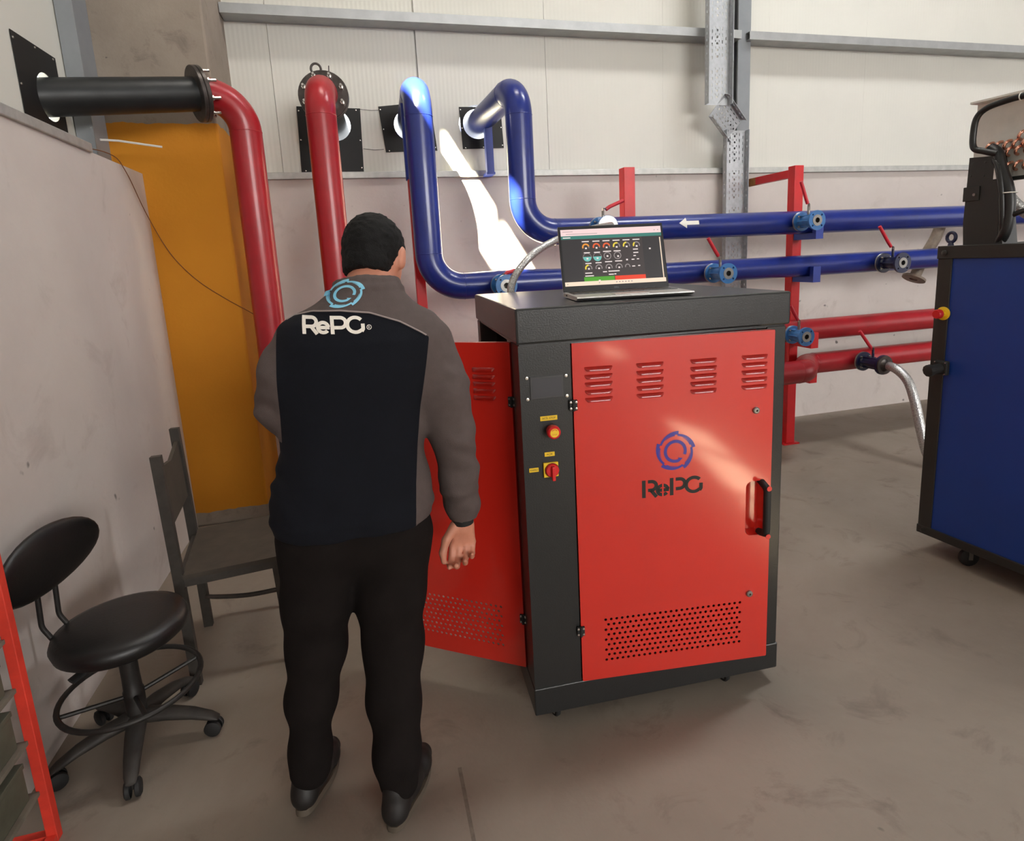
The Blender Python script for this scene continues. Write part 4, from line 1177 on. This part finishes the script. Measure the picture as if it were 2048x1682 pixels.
# coil unit
cu_ = empty('coil_unit', (0.15, -0.02, 1.735), 0, bmx); cu_['label'] = 'grey coil end plate with copper return bends'
box('end_plate', (0, -0.62, 0), (0.006, 0, 0.33), m_coil, cu_)
box('plate_flange', (-0.05, -0.62, 0.325), (0.006, 0, 0.333), m_coil, cu_)
box('support_leg', (0.01, -0.03, -0.27), (0.03, -0.0, 0.0), m_frame, cu_)
box('support_leg', (0.01, -0.61, -0.27), (0.03, -0.58, 0.0), m_frame, cu_)
box('bottom_rail', (-0.02, -0.62, -0.012), (0.01, -0.04, 0.003), m_frame, cu_)
bm = bmesh.new()
pth = [(-0.004 if t in (0,) else 0, 0, 0) for t in range(1)]
ub = [Vector((-0.002 - 0.026 * math.sin(PI * i / 12), 0, 0)) + Vector((0, -0.008, 0.016)) * (-math.cos(PI * i / 12)) for i in range(13)]
add_sweep(bm, [ub[0] + Vector((0.01, 0, 0))] + ub + [ub[-1] + Vector((0.01, 0, 0))], 0.0062, 10)
cop = from_bm('copper_bend', bm, m_copper, cu_, auto=60); cop.location = (0, -0.07, 0.138)
spots = [(-0.07 - 0.034 * i, 0.138 - 0.001 * i) for i in range(1, 15)] + [(-0.150 - 0.034 * i, 0.108) for i in range(13)] + [(-0.150 - 0.034 * i, 0.047) for i in range(13)] + [(-0.19 - 0.1 * i, 0.165) for i in range(4)]
for (yy, zz) in spots:
    c = cop.copy(); C.objects.link(c); c.parent = cu_; c.location = (0, yy, zz)

# ------------------------------------------------------------------ swivel stool
st = empty('swivel_stool', (-0.835, 1.985, 0)); tag(st, 'black round swivel stool with backrest and foot ring on castors', 'stool')
lathe('seat', (0, 0, 0.385), (0, 0, 1), [(0, 0), (0.0, 0.165), (0.012, 0.180), (0.035, 0.186), (0.055, 0.178), (0.064, 0.15), (0.068, 0.08), (0.068, 0)], m_leather, st, 48, 60)
lathe('seat_plate', (0, 0, 0.36), (0, 0, 1), [(0, 0.0), (0, 0.07), (0.026, 0.09), (0.026, 0)], m_chairmet, st, 24)
lathe('gas_column', (0, 0, 0.10), (0, 0, 1), [(0, 0.03), (0.10, 0.03), (0.105, 0.027), (0.15, 0.026), (0.27, 0.026)], m_chairmet, st, 24)
sweep('height_lever', [(0.0, 0.0, 0.362), (-0.07, -0.09, 0.355), (-0.10, -0.125, 0.345)], 0.012, m_rubber, st, 8, (1.5, 0.6))
# backrest
wa = Vector((0.235, 0.97, 0)).normalized(); up_ = Vector((0.12, -0.03, 1)).normalized(); nb = wa.cross(up_).normalized()
bc = Vector((-1.005, 2.0, 0.675)) - Vector((-0.835, 1.985, 0))
me_bm = bmesh.new(); bmesh.ops.create_uvsphere(me_bm, u_segments=32, v_segments=16, radius=1)
for v in me_bm.verts:
    q = v.co.copy(); e = (abs(q.x) ** 2.2 + abs(q.z) ** 2.2)
    p = bc + wa * q.x * 0.205 + up_ * q.z * 0.106 + nb * (q.y * 0.032 + 0.022 * (q.x ** 2) * (1 if nb.x > 0 else -1))
    v.co = p
from_bm('backrest', me_bm, m_leather, st, auto=80)
for s in (-0.035, 0.035):
    pts, _ = fillet([bc + wa * s + Vector((-0.01, 0, -0.02)), bc + wa * s + Vector((-0.02, 0, -0.20)), bc + wa * s + Vector((0.03, 0, -0.305)), Vector((0, 0, 0.368)) + wa * s * 0.6], 0.05, 6)
    sweep('back_bar', pts, 0.0075, m_chairmet, st, 10)
# ring
bm = bmesh.new(); add_sweep(bm, [Vector((0.195 * math.cos(a), 0.195 * math.sin(a), 0.215)) for a in [2 * PI * i / 48 for i in range(49)]], 0.0085, 10)
rg = from_bm('foot_ring', bm, m_chairmet, st, auto=80)
for k in range(4):
    a = PI / 2 * k + 0.5
    cyl('ring_spoke', (0.02 * math.cos(a), 0.02 * math.sin(a), 0.185), (0.194 * math.cos(a), 0.194 * math.sin(a), 0.215), 0.007, m_chairmet, rg, n=8)
# five star base
legs = [math.atan2(-0.245, 0.05) + 2 * PI / 5 * k for k in range(5)]
for a in legs:
    d = Vector((math.cos(a), math.sin(a), 0)); side_ = Vector((-d.y, d.x, 0))
    bm = bmesh.new(); rings = []
    for t, z, w, h in ((0.02, 0.105, 0.03, 0.045), (0.09, 0.10, 0.028, 0.04), (0.165, 0.085, 0.024, 0.032), (0.218, 0.066, 0.02, 0.024), (0.24, 0.056, 0.014, 0.014)):
        rings.append([bm.verts.new(d * t + side_ * w * math.cos(2 * PI * i / 10) + Vector((0, 0, z + h * 0.5 * math.sin(2 * PI * i / 10)))) for i in range(10)])
    for p, q in zip(rings, rings[1:]):
        for i in range(10): bm.faces.new((p[i], p[(i + 1) % 10], q[(i + 1) % 10], q[i]))
    bm.faces.new(rings[0][::-1]); bm.faces.new(rings[-1])
    lg = from_bm('leg', bm, m_basedust, st, auto=60)
    c = d * 0.222 + Vector((0, 0, 0.026))
    for s in (-1, 1):
        lathe('castor_wheel', c + side_ * s * 0.006, side_ * s, [(0, 0.024), (0.002, 0.026), (0.012, 0.026), (0.016, 0.02), (0.016, 0)], m_rubber, lg, 20)
    cyl('castor_stem', c, c + Vector((0, 0, 0.035)), 0.007, m_chairmet, lg, n=8)

# ------------------------------------------------------------------ old chair by the pillar
ch = empty('chair', (-0.60, 2.42, 0)); tag(ch, 'old grey chair with flat wooden seat before the yellow pillar', 'chair')
def bar(name, a, b, w, t, m, parent):
    """rectangular bar from a to b."""
    a, b = Vector(a), Vector(b); u, v, d = frame_of(b - a)
    if abs(d.z) > 0.5:
        u = Vector((1, 0, 0)); u = (u - d * u.dot(d)).normalized(); v = d.cross(u)
    bm = bmesh.new()
    r = [[bm.verts.new(p + u * sx * w / 2 + v * sy * t / 2) for sx, sy in ((-1, -1), (1, -1), (1, 1), (-1, 1))] for p in (a, b)]
    for i in range(4): bm.faces.new((r[0][i], r[0][(i + 1) % 4], r[1][(i + 1) % 4], r[1][i]))
    bm.faces.new(r[0][::-1]); bm.faces.new(r[1])
    return from_bm(name, bm, m, parent)
nb_ = (-0.135, -0.175); fb = (-0.185, 0.225); nf = (0.185, -0.135); ff = (0.135, 0.265)
for (p, top) in ((nb_, (-0.148, -0.175)), (fb, (-0.198, 0.225))):
    bar('back_leg', (p[0], p[1], 0), (p[0] - 0.004, p[1], 0.42), 0.034, 0.024, m_chairgrey, ch)
    bar('back_upright', (p[0] - 0.004, p[1], 0.42), (top[0], top[1], 0.89), 0.034, 0.024, m_chairgrey, ch)
for p in (nf, ff): bar('front_leg', (p[0] + 0.01, p[1], 0), (p[0] - 0.005, p[1], 0.425), 0.026, 0.022, m_chairgrey, ch)
me = bmesh.new()
c4 = [(nb_[0] + 0.012, nb_[1] - 0.012), (nf[0] + 0.012, nf[1] - 0.015), (ff[0] + 0.012, ff[1] + 0.012), (fb[0] + 0.012, fb[1] + 0.012)]
lo_ = [me.verts.new((p[0], p[1], 0.425)) for p in c4]; hi_ = [me.verts.new((p[0], p[1], 0.442)) for p in c4]
for i in range(4): me.faces.new((lo_[i], lo_[(i + 1) % 4], hi_[(i + 1) % 4], hi_[i]))
me.faces.new(lo_[::-1]); me.faces.new(hi_)
from_bm('seat', me, m_wood, ch)
for a, b in ((nb_, nf), (fb, ff), (nf, ff), (nb_, fb)): bar('seat_rail', (a[0], a[1], 0.41), (b[0], b[1], 0.41), 0.02, 0.03, m_chairgrey, ch)
sweep('stretcher', catmull([(nf[0], nf[1], 0.30), (0.06, -0.10, 0.28), (-0.08, 0.05, 0.215), (fb[0] + 0.02, fb[1] - 0.03, 0.15)], 6), 0.009, m_chairgrey, ch, 8)
bm = bmesh.new()
for i, (za, zb_) in enumerate(((0.60, 0.86),)):
    p = [(-0.135, -0.17, za + 0.02), (-0.185, 0.225, za - 0.0), (-0.19, 0.225, zb_ - 0.02), (-0.168, 0.04, zb_ - 0.05), (-0.142, -0.17, zb_ - 0.015)]
    a_ = [bm.verts.new(q) for q in p]; b_ = [bm.verts.new((q[0] - 0.014, q[1], q[2])) for q in p]
    n_ = len(p)
    for i in range(n_): bm.faces.new((a_[i], a_[(i + 1) % n_], b_[(i + 1) % n_], b_[i]))
    bm.faces.new(a_); bm.faces.new(b_[::-1])
from_bm('backrest', bm, m_wood, ch)

# ------------------------------------------------------------------ red rack at the left edge
rk = empty('shelf_rack', (-0.955, 1.68, 0)); tag(rk, 'red framed rack of dusty grey shelves beside the swivel stool', 'rack')
RD, RL = -0.13, -0.9
for (xx, yy) in ((0, 0), (RD, 0), (0, RL), (RD, RL)): box('upright', (xx - 0.013, yy - 0.013, 0), (xx + 0.013, yy + 0.013, 1.3), m_rackred, rk, bevel=0.002)
for yy in (0, RL): box('bottom_rail', (RD + 0.013, yy - 0.012, 0.0), (-0.013, yy + 0.012, 0.024), m_rackred, rk)
for xx in (0, RD): box('bottom_rail', (xx - 0.012, RL + 0.013, 0.0), (xx + 0.012, -0.013, 0.024), m_rackred, rk)
levels = (0.155, 0.31, 0.465, 0.605, 0.68, 0.95)
for zz in levels: box('shelf', (RD - 0.005, RL + 0.013, zz), (-0.004, -0.013, zz + 0.012), m_shelf, rk, bevel=0.001)
box_lab = {0.155: 'on the lowest shelf', 0.31: 'on the second shelf', 0.465: 'on the third shelf'}
for zz, txt in box_lab.items():
    for j in range(3):
        y1_ = -0.035 - j * 0.17
        o = empty('storage_box', (-0.955 - 0.065, 1.68 + y1_, zz + 0.012))
        tag(o, ('grey-green box %s, ' % txt) + ('right beside the stool-side red upright', 'second from the stool-side red upright', 'third from the stool-side red upright')[j], 'box', 'boxes on the red rack')
        h = 0.105 if zz < 0.4 else 0.09
        bm = bmesh.new(); add_box(bm, (-0.05, -0.15, 0), (0.05 - 0.01 * (j % 2), 0, h), None, 0.004)
        from_bm('box_body', bm, m_bin, o)
        box('box_lid', (-0.052, -0.152, h - 0.012), (0.052 - 0.01 * (j % 2), 0.002, h + 0.003), m_shelf if j % 2 else m_bin, o, bevel=0.002)

# ------------------------------------------------------------------ loose bits
w_ = sweep('loose_wire', catmull([(-1.22, 3.2, 2.095), (-1.12, 3.42, 2.09), (-1.088, 3.50, 2.02), (-1.088, 3.70, 1.84), (-1.04, 3.775, 1.663), (-0.98, 3.78, 1.557), (-0.892, 3.78, 1.454), (-0.774, 3.78, 1.357), (-0.652, 3.775, 1.271), (-0.59, 3.745, 1.225)], 6), 0.0022, m_wire, None, 6)
tag(w_, 'thin brown wire sagging across the yellow pillar', 'wire')
w_ = sweep('plastic_strip', [(-1.16, 3.45, 2.16), (-1.1, 3.5, 2.165), (-0.93, 3.58, 2.15)], 0.0055, m_white, None, 6)
tag(w_, 'thin white plastic strip sticking out above the left concrete wall', 'strip')
fm = box('floor_mark', (0.139, 1.20, 0.0), (0.150, 1.57, 0.0005), mat('dark_floor_stain', (112, 101, 90), 0.75, 0, 0.2, 40), [q for q in C.objects if q.name == 'floor'][0])

# ------------------------------------------------------------------ the person
PO = Vector((-0.13, 1.55, 0))
pe = empty('person', PO); tag(pe, 'person seen from behind in grey and navy fleece jacket and black trousers', 'person')
def figure(name, me, m, parent=pe):
    me.transform(Matrix.Translation(-PO)); 
    return link(name, me, m, parent)

# --- body: one continuous skin surface
hy = math.radians(-24); hp_ = math.radians(-24)                     # head turned right and bowed
HR = (Matrix.Rotation(hy, 3, 'Z') @ Matrix.Rotation(hp_, 3, 'X'))
HRn = np.array(HR)
hc = Vector((0.036, 1.655, 1.521))
def hp(x, y, z): return hc + HR @ Vector((x, y, z))
b = SDF((-0.42, 1.33, 0.0), (0.34, 1.95, 1.70), 0.004)
b.ell(hc + HR @ Vector((0, -0.012, 0.022)), (0.073, 0.088, 0.082), HRn, 0.0)
b.ell(hp(0, 0.03, -0.045), (0.056, 0.062, 0.075), HRn, 0.04)
b.ell(hp(0, 0.068, -0.088), (0.026, 0.022, 0.022), HRn, 0.03)          # chin
b.cap(hp(0, 0.088, 0.0), hp(0, 0.112, -0.034), 0.009, 0.014, 0.012)     # nose
b.cap(hp(-0.02, 0.088, -0.062), hp(0.02, 0.088, -0.062), 0.008, 0.008, 0.008)  # mouth
b.cap(hp(-0.04, 0.076, 0.022), hp(0.04, 0.076, 0.022), 0.010, 0.010, 0.014)  # brow
for s in (-1, 1):
    b.ell(hp(0.03 * s, 0.088, 0.004), (0.014, 0.010, 0.009), HRn, 0.004, True)
    b.ell(hp(0.03 * s, 0.080, 0.004), (0.011, 0.010, 0.010), HRn, 0.0)
    b.ell(hp(0.077 * s, -0.004, -0.006), (0.010, 0.019, 0.031), HRn, 0.008)
    b.ell(hp(0.088 * s, 0.002, -0.004), (0.006, 0.010, 0.017), HRn, 0.004, True)
b.chain([(0.005, 1.575, 1.36), (0.012, 1.59, 1.43), (0.028, 1.63, 1.50)], [0.07, 0.056, 0.055], 0.03)
# torso, hidden in the jacket
b.chain([(-0.08, 1.575, 0.86), (-0.06, 1.57, 1.05), (-0.02, 1.565, 1.25), (-0.005, 1.57, 1.36)], [0.10, 0.10, 0.10, 0.07], 0.05)
b.chain([(-0.15, 1.57, 1.31), (0.12, 1.57, 1.29)], [0.05, 0.05], 0.04)
SHL, ELL, WRL = (-0.158, 1.57, 1.315), (-0.232, 1.60, 1.155), (-0.115, 1.79, 1.17)
SHR, ELR, WRR = (0.140, 1.56, 1.30), (0.198, 1.545, 1.03), (0.213, 1.605, 0.80)
b.chain([SHL, ELL, WRL], [0.045, 0.036, 0.025], 0.03)
b.chain([SHR, ELR, WRR], [0.045, 0.036, 0.026], 0.03)
for h_, k_, a_ in (((-0.165, 1.57, 0.80), (-0.22, 1.60, 0.47), (-0.268, 1.575, 0.10)), ((0.0, 1.57, 0.78), (-0.012, 1.565, 0.44), (-0.03, 1.485, 0.08))):
    b.chain([h_, k_, a_], [0.075, 0.05, 0.028], 0.03)
b.cap((-0.270, 1.585, 0.075), (-0.240, 1.70, 0.045), 0.022, 0.02, 0.01)
b.cap((-0.03, 1.48, 0.06), (0.02, 1.60, 0.045), 0.022, 0.02, 0.01)
# right hand, palm to the back, fingers curled
def hand(wr, ax, ac, pn, sgn=1):
    """wr wrist, ax along the hand, ac across towards the little finger, pn palm normal."""
    wr, ax, ac, pn = Vector(wr), Vector(ax).normalized(), Vector(ac).normalized(), Vector(pn).normalized()
    P = lambda a, c, n: tuple(wr + ax * a + ac * c + pn * n)
    b.cap(P(-0.01, 0, 0), P(0.03, 0, 0), 0.025, 0.026, 0.01)
    for c in (-0.026, -0.009, 0.009, 0.026): b.cap(P(0.022, c * 0.6, 0), P(0.082, c, 0.002), 0.016, 0.0125, 0.012)
    for c, L, cu, rr in ((-0.031, 0.95, 0.9, 0.0092), (-0.0105, 1.05, 1.0, 0.0095), (0.0105, 1.0, 1.08, 0.0092), (0.030, 0.8, 1.15, 0.0082)):
        p0 = Vector((0.082, c, 0.002)); a = 0.62 * cu; pts = [p0]
        for seg, da in ((0.042, 0.85), (0.027, 0.75), (0.022, 0.5)):
            p0 = p0 + Vector((math.cos(a), 0.02 * (1 if c > 0 else -1), math.sin(a))) * seg * L
            pts.append(p0); a += da * cu
        b.chain([P(*q) for q in pts], [rr * 1.12, rr, rr * 0.92, rr * 0.8], 0.004)
    t0 = Vector((0.022, -0.024, 0.008)); t1 = t0 + Vector((0.034, -0.024, 0.010)); t2 = t1 + Vector((0.032, -0.008, 0.010)); t3 = t2 + Vector((0.024, 0.004, 0.008))
    b.chain([P(*q) for q in (t0, t1, t2, t3)], [0.016, 0.012, 0.0105, 0.0085], 0.008)
hand((0.2145, 1.612, 0.778), (-0.06, 0.10, -1), (0.95, 0.1, -0.05), (-0.25, -0.97, -0.1))
hand((-0.112, 1.795, 1.172), (0.75, 0.55, 0.1), (0.1, 0.1, -1), (0.5, -0.85, 0.0))
me, _ = b.mesh('body', 2)
bo = figure('body', me, m_skin)
# --- hair: a cap over the skull
h = SDF((-0.10, 1.50, 1.40), (0.17, 1.82, 1.70), 0.0035)
h.ell(hc + HR @ Vector((0, -0.012, 0.022)), (0.0785, 0.095, 0.090), HRn, 0.0)
h.ell(hp(0, -0.052, -0.045), (0.058, 0.046, 0.055), HRn, 0.03)
h.ell(hp(0, 0.105, -0.03), (0.095, 0.075, 0.085), HRn, 0.012, True)
h.ell(hp(0.006, -0.04, -0.122), (0.10, 0.11, 0.062), HRn, 0.012, True)
for s in (-1, 1): h.ell(hp(0.09 * s, 0.004, -0.030), (0.03, 0.030, 0.052), HRn, 0.012, True)
rng = np.random.default_rng(3)
nz_ = rng.standard_normal(h.f.shape).astype(np.float32)
for ax__ in range(3): nz_ = (nz_ + np.roll(nz_, 1, ax__) + np.roll(nz_, -1, ax__)) / 3
h.f += nz_ * 0.006
me, vs = h.mesh('hair', 1)
figure('hair', me, m_hair)['label'] = 'short black hair'

# --- jacket
j = SDF((-0.36, 1.34, 0.78), (0.33, 1.92, 1.53), 0.005)
zs = [0.835, 0.86, 0.95, 1.05, 1.15, 1.25, 1.32, 1.37, 1.405, 1.435, 1.455]
j.loft(zs,
       [-0.078, -0.078, -0.074, -0.064, -0.050, -0.030, -0.018, -0.010, -0.004, 0.002, 0.004],
       [1.570, 1.570, 1.570, 1.570, 1.566, 1.560, 1.562, 1.568, 1.574, 1.580, 1.585],
       [0.205, 0.207, 0.200, 0.180, 0.178, 0.182, 0.176, 0.160, 0.128, 0.094, 0.072],
       [0.128, 0.130, 0.125, 0.118, 0.118, 0.120, 0.112, 0.098, 0.086, 0.078, 0.070], 0.0, 2.5)
j.chain([SHL, (-0.200, 1.575, 1.24), ELL], [0.068, 0.066, 0.060], 0.045)
j.chain([ELL, (-0.20, 1.68, 1.16), (-0.135, 1.765, 1.17)], [0.062, 0.052, 0.043], 0.02)
j.chain([SHR, (0.177, 1.55, 1.18), (0.196, 1.55, 1.05)], [0.070, 0.062, 0.057], 0.045)
j.chain([(0.196, 1.55, 1.05), (0.206, 1.575, 0.92), (0.212, 1.60, 0.825), (0.213, 1.606, 0.792)], [0.057, 0.052, 0.047, 0.040], 0.02)
j.cap((0.213, 1.606, 0.80), (0.214, 1.612, 0.70), 0.029, 0.030, 0.0, True)
# the collar
for i in range(14):
    a0, a1 = [math.radians(-205 + 230 * (i + q) / 14) for q in (0, 1)]
    cpt = lambda a, z, r: (0.008 + r * math.cos(a), 1.592 + r * 0.95 * math.sin(a) - 0.0, z - 0.012 * math.sin(a))
    j.cap(cpt(a0, 1.436, 0.080), cpt(a1, 1.436, 0.080), 0.014, 0.014, 0.003)
    j.cap(cpt(a0, 1.456, 0.073), cpt(a1, 1.456, 0.073), 0.011, 0.011, 0.006)
# soft folds in the cloth
ax_ = [j.lo[i] + j.h * np.arange(j.n[i], dtype=np.float32) for i in range(3)]
X, Y, Z = np.meshgrid(*ax_, indexing='ij')
fold = 0.0018 * np.sin(X * 34 + Z * 21 + 1.5 * np.sin(Z * 14)) * np.clip((1.36 - Z) / 0.3, 0, 1) + 0.0012 * np.sin(X * 55 - Z * 30 + 2.0 * np.sin(X * 9 + Z * 8))
arm = np.clip((np.abs(X + 0.03) - 0.19) / 0.03, 0, 1)
fold += arm * 0.0022 * np.sin(Z * 75 + X * 40 + 2 * np.sin(Z * 31 + Y * 25))
fold += 0.004 * np.exp(-((Z - 0.875) / 0.012) ** 2) * (-1)
j.f += fold.astype(np.float32)
me, vs = j.mesh('jacket', 2)
jm = bpy.data.materials.new('two_tone_fleece'); jm.use_nodes = True
t = NT(jm); bb = t.b
at = t.new('ShaderNodeAttribute', attribute_name='zone')
gt = t.new('ShaderNodeMath', operation='GREATER_THAN'); gt.inputs[1].default_value = 0.0; t.link(at.outputs['Fac'], gt.inputs[0])
tc = t.new('ShaderNodeTexCoord'); nz = t.new('ShaderNodeTexNoise'); nz.inputs['Scale'].default_value = 40; nz.inputs['Detail'].default_value = 5; t.link(tc.outputs['Object'], nz.inputs['Vector'])
def two(c1, c2):
    x = t.new('ShaderNodeMix', data_type='RGBA'); t.link(nz.outputs['Fac'], x.inputs['Factor']); x.inputs[6].default_value = (*lin(c1), 1); x.inputs[7].default_value = (*lin(c2), 1); return x.outputs[2]
mx = t.new('ShaderNodeMix', data_type='RGBA'); t.link(gt.outputs[0], mx.inputs['Factor'])
t.link(two((17, 19, 27), (13, 15, 21)), mx.inputs[6]); t.link(two((92, 82, 80), (80, 71, 69)), mx.inputs[7])
t.link(mx.outputs[2], bb.inputs['Base Color']); bb.inputs['Roughness'].default_value = 0.9
bb.inputs['Specular IOR Level'].default_value = 0.2
n2 = t.new('ShaderNodeTexNoise'); n2.inputs['Scale'].default_value = 420; t.link(tc.outputs['Object'], n2.inputs['Vector'])
bp = t.new('ShaderNodeBump'); bp.inputs['Strength'].default_value = 0.35; bp.inputs['Distance'].default_value = 0.002; t.link(n2.outputs['Fac'], bp.inputs['Height']); t.link(bp.outputs['Normal'], bb.inputs['Normal'])
yx = [-0.40, -0.206, -0.170, -0.125, -0.059, 0.008, 0.076, 0.128, 0.16, 0.40]
yz = [1.340, 1.372, 1.391, 1.400, 1.399, 1.390, 1.365, 1.333, 1.31, 1.30]
def zone(v):
    xx, yy, zz = v[:, 0], v[:, 1], v[:, 2]
    yoke = zz - np.interp(xx, yx, yz)
    xr = np.interp(zz, [0.8, 0.95, 1.15, 1.33], [0.070, 0.083, 0.112, 0.146]); right = xx - xr
    xl = np.interp(zz, [0.8, 1.06, 1.085, 1.38], [-0.50, -0.50, -0.228, -0.212]); left = xl - xx
    return np.maximum(np.maximum(yoke, right), left)
at_ = me.attributes.new('zone', 'FLOAT', 'POINT'); at_.data.foreach_set('value', zone(vs).astype(np.float32))
jk = figure('jacket', me, jm); jk['label'] = 'fleece jacket with grey yoke and sleeves and navy back'
jb = bmesh.new(); jb.from_mesh(jk.data); bvh = BVHTree.FromBMesh(jb); jb.free()
def on_back(x, z, off=0.0012):
    loc, nrm, i, d = bvh.ray_cast(Vector((x - PO.x, -0.6, z)), Vector((0, 1, 0)))
    if loc is None: return Vector((x - PO.x, -0.1, z))
    if nrm.y > 0: nrm = -nrm
    return loc + nrm * off
def on_jacket(name, polys, fx, m, off=0.0014):
    vs_, fs_ = [], []
    for p in polys:
        b0 = len(vs_); vs_ += [on_back(*fx(*q), off) for q in p]; fs_.append(tuple(range(b0, b0 + len(p))))
    me_ = bpy.data.meshes.new(name); me_.from_pydata(vs_, [], fs_)
    return link(name, me_, m, jk)
q, wd = letters(False)
s_ = 0.143 / wd
tilt_ = -0.05
o = on_jacket('name_lettering', q, lambda x, y: (-0.149 + x * s_, 1.350 + y * s_ * 0.92 + tilt_ * x * s_), m_wlet); o['label'] = 'white embroidered letters RePG'
on_jacket('registered_mark', stroke(arc(0, 0, 1, 0, 360, 20), 0.25) + stroke([(-0.3, -0.5), (-0.3, 0.5), (0.2, 0.4), (0.2, 0.05), (-0.3, 0.0), (0.35, -0.5)], 0.2), lambda x, y: (0.0035 + x * 0.0052, 1.357 + y * 0.0052), m_wlet)
o = on_jacket('emblem', emblem(2), lambda x, y: (-0.0455 + x * 0.047 + 0.006 * y, 1.437 + y * 0.0335 + 0.005 * x), m_blet); o['label'] = 'light blue ring emblem'
yl = [(xx, float(np.interp(xx, yx, yz))) for xx in np.linspace(-0.188, 0.138, 60)]
sweep('yoke_piping', [on_back(*p, 0.0006) for p in yl], 0.0021, m_pipingl, jk, 6)
cyl('cuff', Vector((0.2132, 1.607, 0.790)) - PO, Vector((0.2136, 1.609, 0.764)) - PO, 0.033, m_rubber, jk, 0.030, 20)

# --- trousers
tr_ = SDF((-0.38, 1.34, 0.03), (0.17, 1.80, 0.95), 0.005)
tr_.ell((-0.08, 1.573, 0.83), (0.188, 0.118, 0.13), None, 0.0)
tr_.chain([(-0.172, 1.575, 0.80), (-0.200, 1.592, 0.62), (-0.220, 1.60, 0.47), (-0.244, 1.582, 0.33), (-0.264, 1.568, 0.19), (-0.268, 1.560, 0.13)], [0.110, 0.090, 0.076, 0.064, 0.053, 0.052], 0.035)
tr_.chain([(0.012, 1.575, 0.78), (-0.004, 1.572, 0.62), (-0.014, 1.565, 0.45), (-0.024, 1.525, 0.31), (-0.030, 1.490, 0.17), (-0.032, 1.480, 0.10)], [0.110, 0.092, 0.079, 0.070, 0.058, 0.056], 0.035)
ax_ = [tr_.lo[i] + tr_.h * np.arange(tr_.n[i], dtype=np.float32) for i in range(3)]
X, Y, Z = np.meshgrid(*ax_, indexing='ij')
tr_.f += (0.0012 * np.sin(Z * 42 + X * 45 + 2 * np.sin(Z * 13)) * np.clip((0.55 - Z) / 0.3, 0.25, 1) + 0.002 * np.sin(Z * 33 - X * 60)).astype(np.float32)
tr_.f = np.maximum(tr_.f, (0.045 - Z).astype(np.float32))
me, _ = tr_.mesh('trousers', 2)
figure('trousers', me, m_trous)['label'] = 'plain black trousers'

# --- shoes
def shoe(heel, toe, lift, lab):
    heel, toe = Vector(heel), Vector(toe); d = (toe - heel); L = d.length; d.normalize(); s_ = Vector((-d.y, d.x, 0))
    n = SDF((-0.03, -0.08, -0.01), (L + 0.03, 0.08, 0.14), 0.004)
    n.chain([(0.035, 0, 0.046), (0.11, 0, 0.044), (0.19, 0, 0.038), (L - 0.035, 0, 0.032)], [0.034, 0.036, 0.040, 0.030], 0.02)
    n.chain([(0.03, 0, 0.04), (0.045, 0, 0.095)], [0.033, 0.036], 0.02)
    n.chain([(0.06, 0, 0.08), (0.13, 0, 0.055)], [0.034, 0.034], 0.02)
    ax2 = [n.lo[i] + n.h * np.arange(n.n[i], dtype=np.float32) for i in range(3)]
    _, _, Z2 = np.meshgrid(*ax2, indexing='ij'); n.f = np.maximum(n.f, (0.012 - Z2).astype(np.float32))
    me_, v_ = n.mesh('shoe', 2)
    T = Matrix(((d.x, s_.x, 0, heel.x), (d.y, s_.y, 0, heel.y), (0, 0, 1, 0), (0, 0, 0, 1)))
    P = Matrix.Translation((L * 0.72, 0, 0)) @ Matrix.Rotation(lift, 4, 'Y') @ Matrix.Translation((-L * 0.72, 0, 0))
    T = Matrix.Translation(-PO) @ T @ P
    me_.transform(T)
    o = link('shoe', me_, m_shoe, pe); o['label'] = lab
    bm = bmesh.new()
    out = []
    for i in range(32):
        a = 2 * PI * i / 32; cx = L / 2 + (L / 2) * math.cos(a); w = 0.035 + 0.008 * math.sin(min(1, max(0, (cx - 0.08) / 0.15)) * PI)
        out.append((cx, w * math.copysign(abs(math.sin(a)) ** 0.6, math.sin(a))))
    a_ = [bm.verts.new(T @ Vector((p[0], p[1], 0.0))) for p in out]; c_ = [bm.verts.new(T @ Vector((p[0], p[1], 0.018))) for p in out]
    for i in range(32): bm.faces.new((a_[i], a_[(i + 1) % 32], c_[(i + 1) % 32], c_[i]))
    bm.faces.new(a_[::-1]); bm.faces.new(c_)
    from_bm('sole', bm, m_sole, o, auto=40)
shoe((-0.062, 1.415, 0), (0.055, 1.655, 0), 0.0, 'dark shoe flat on the floor')
shoe((-0.300, 1.515, 0), (-0.225, 1.775, 0), math.radians(7), 'dark shoe with lifted heel')
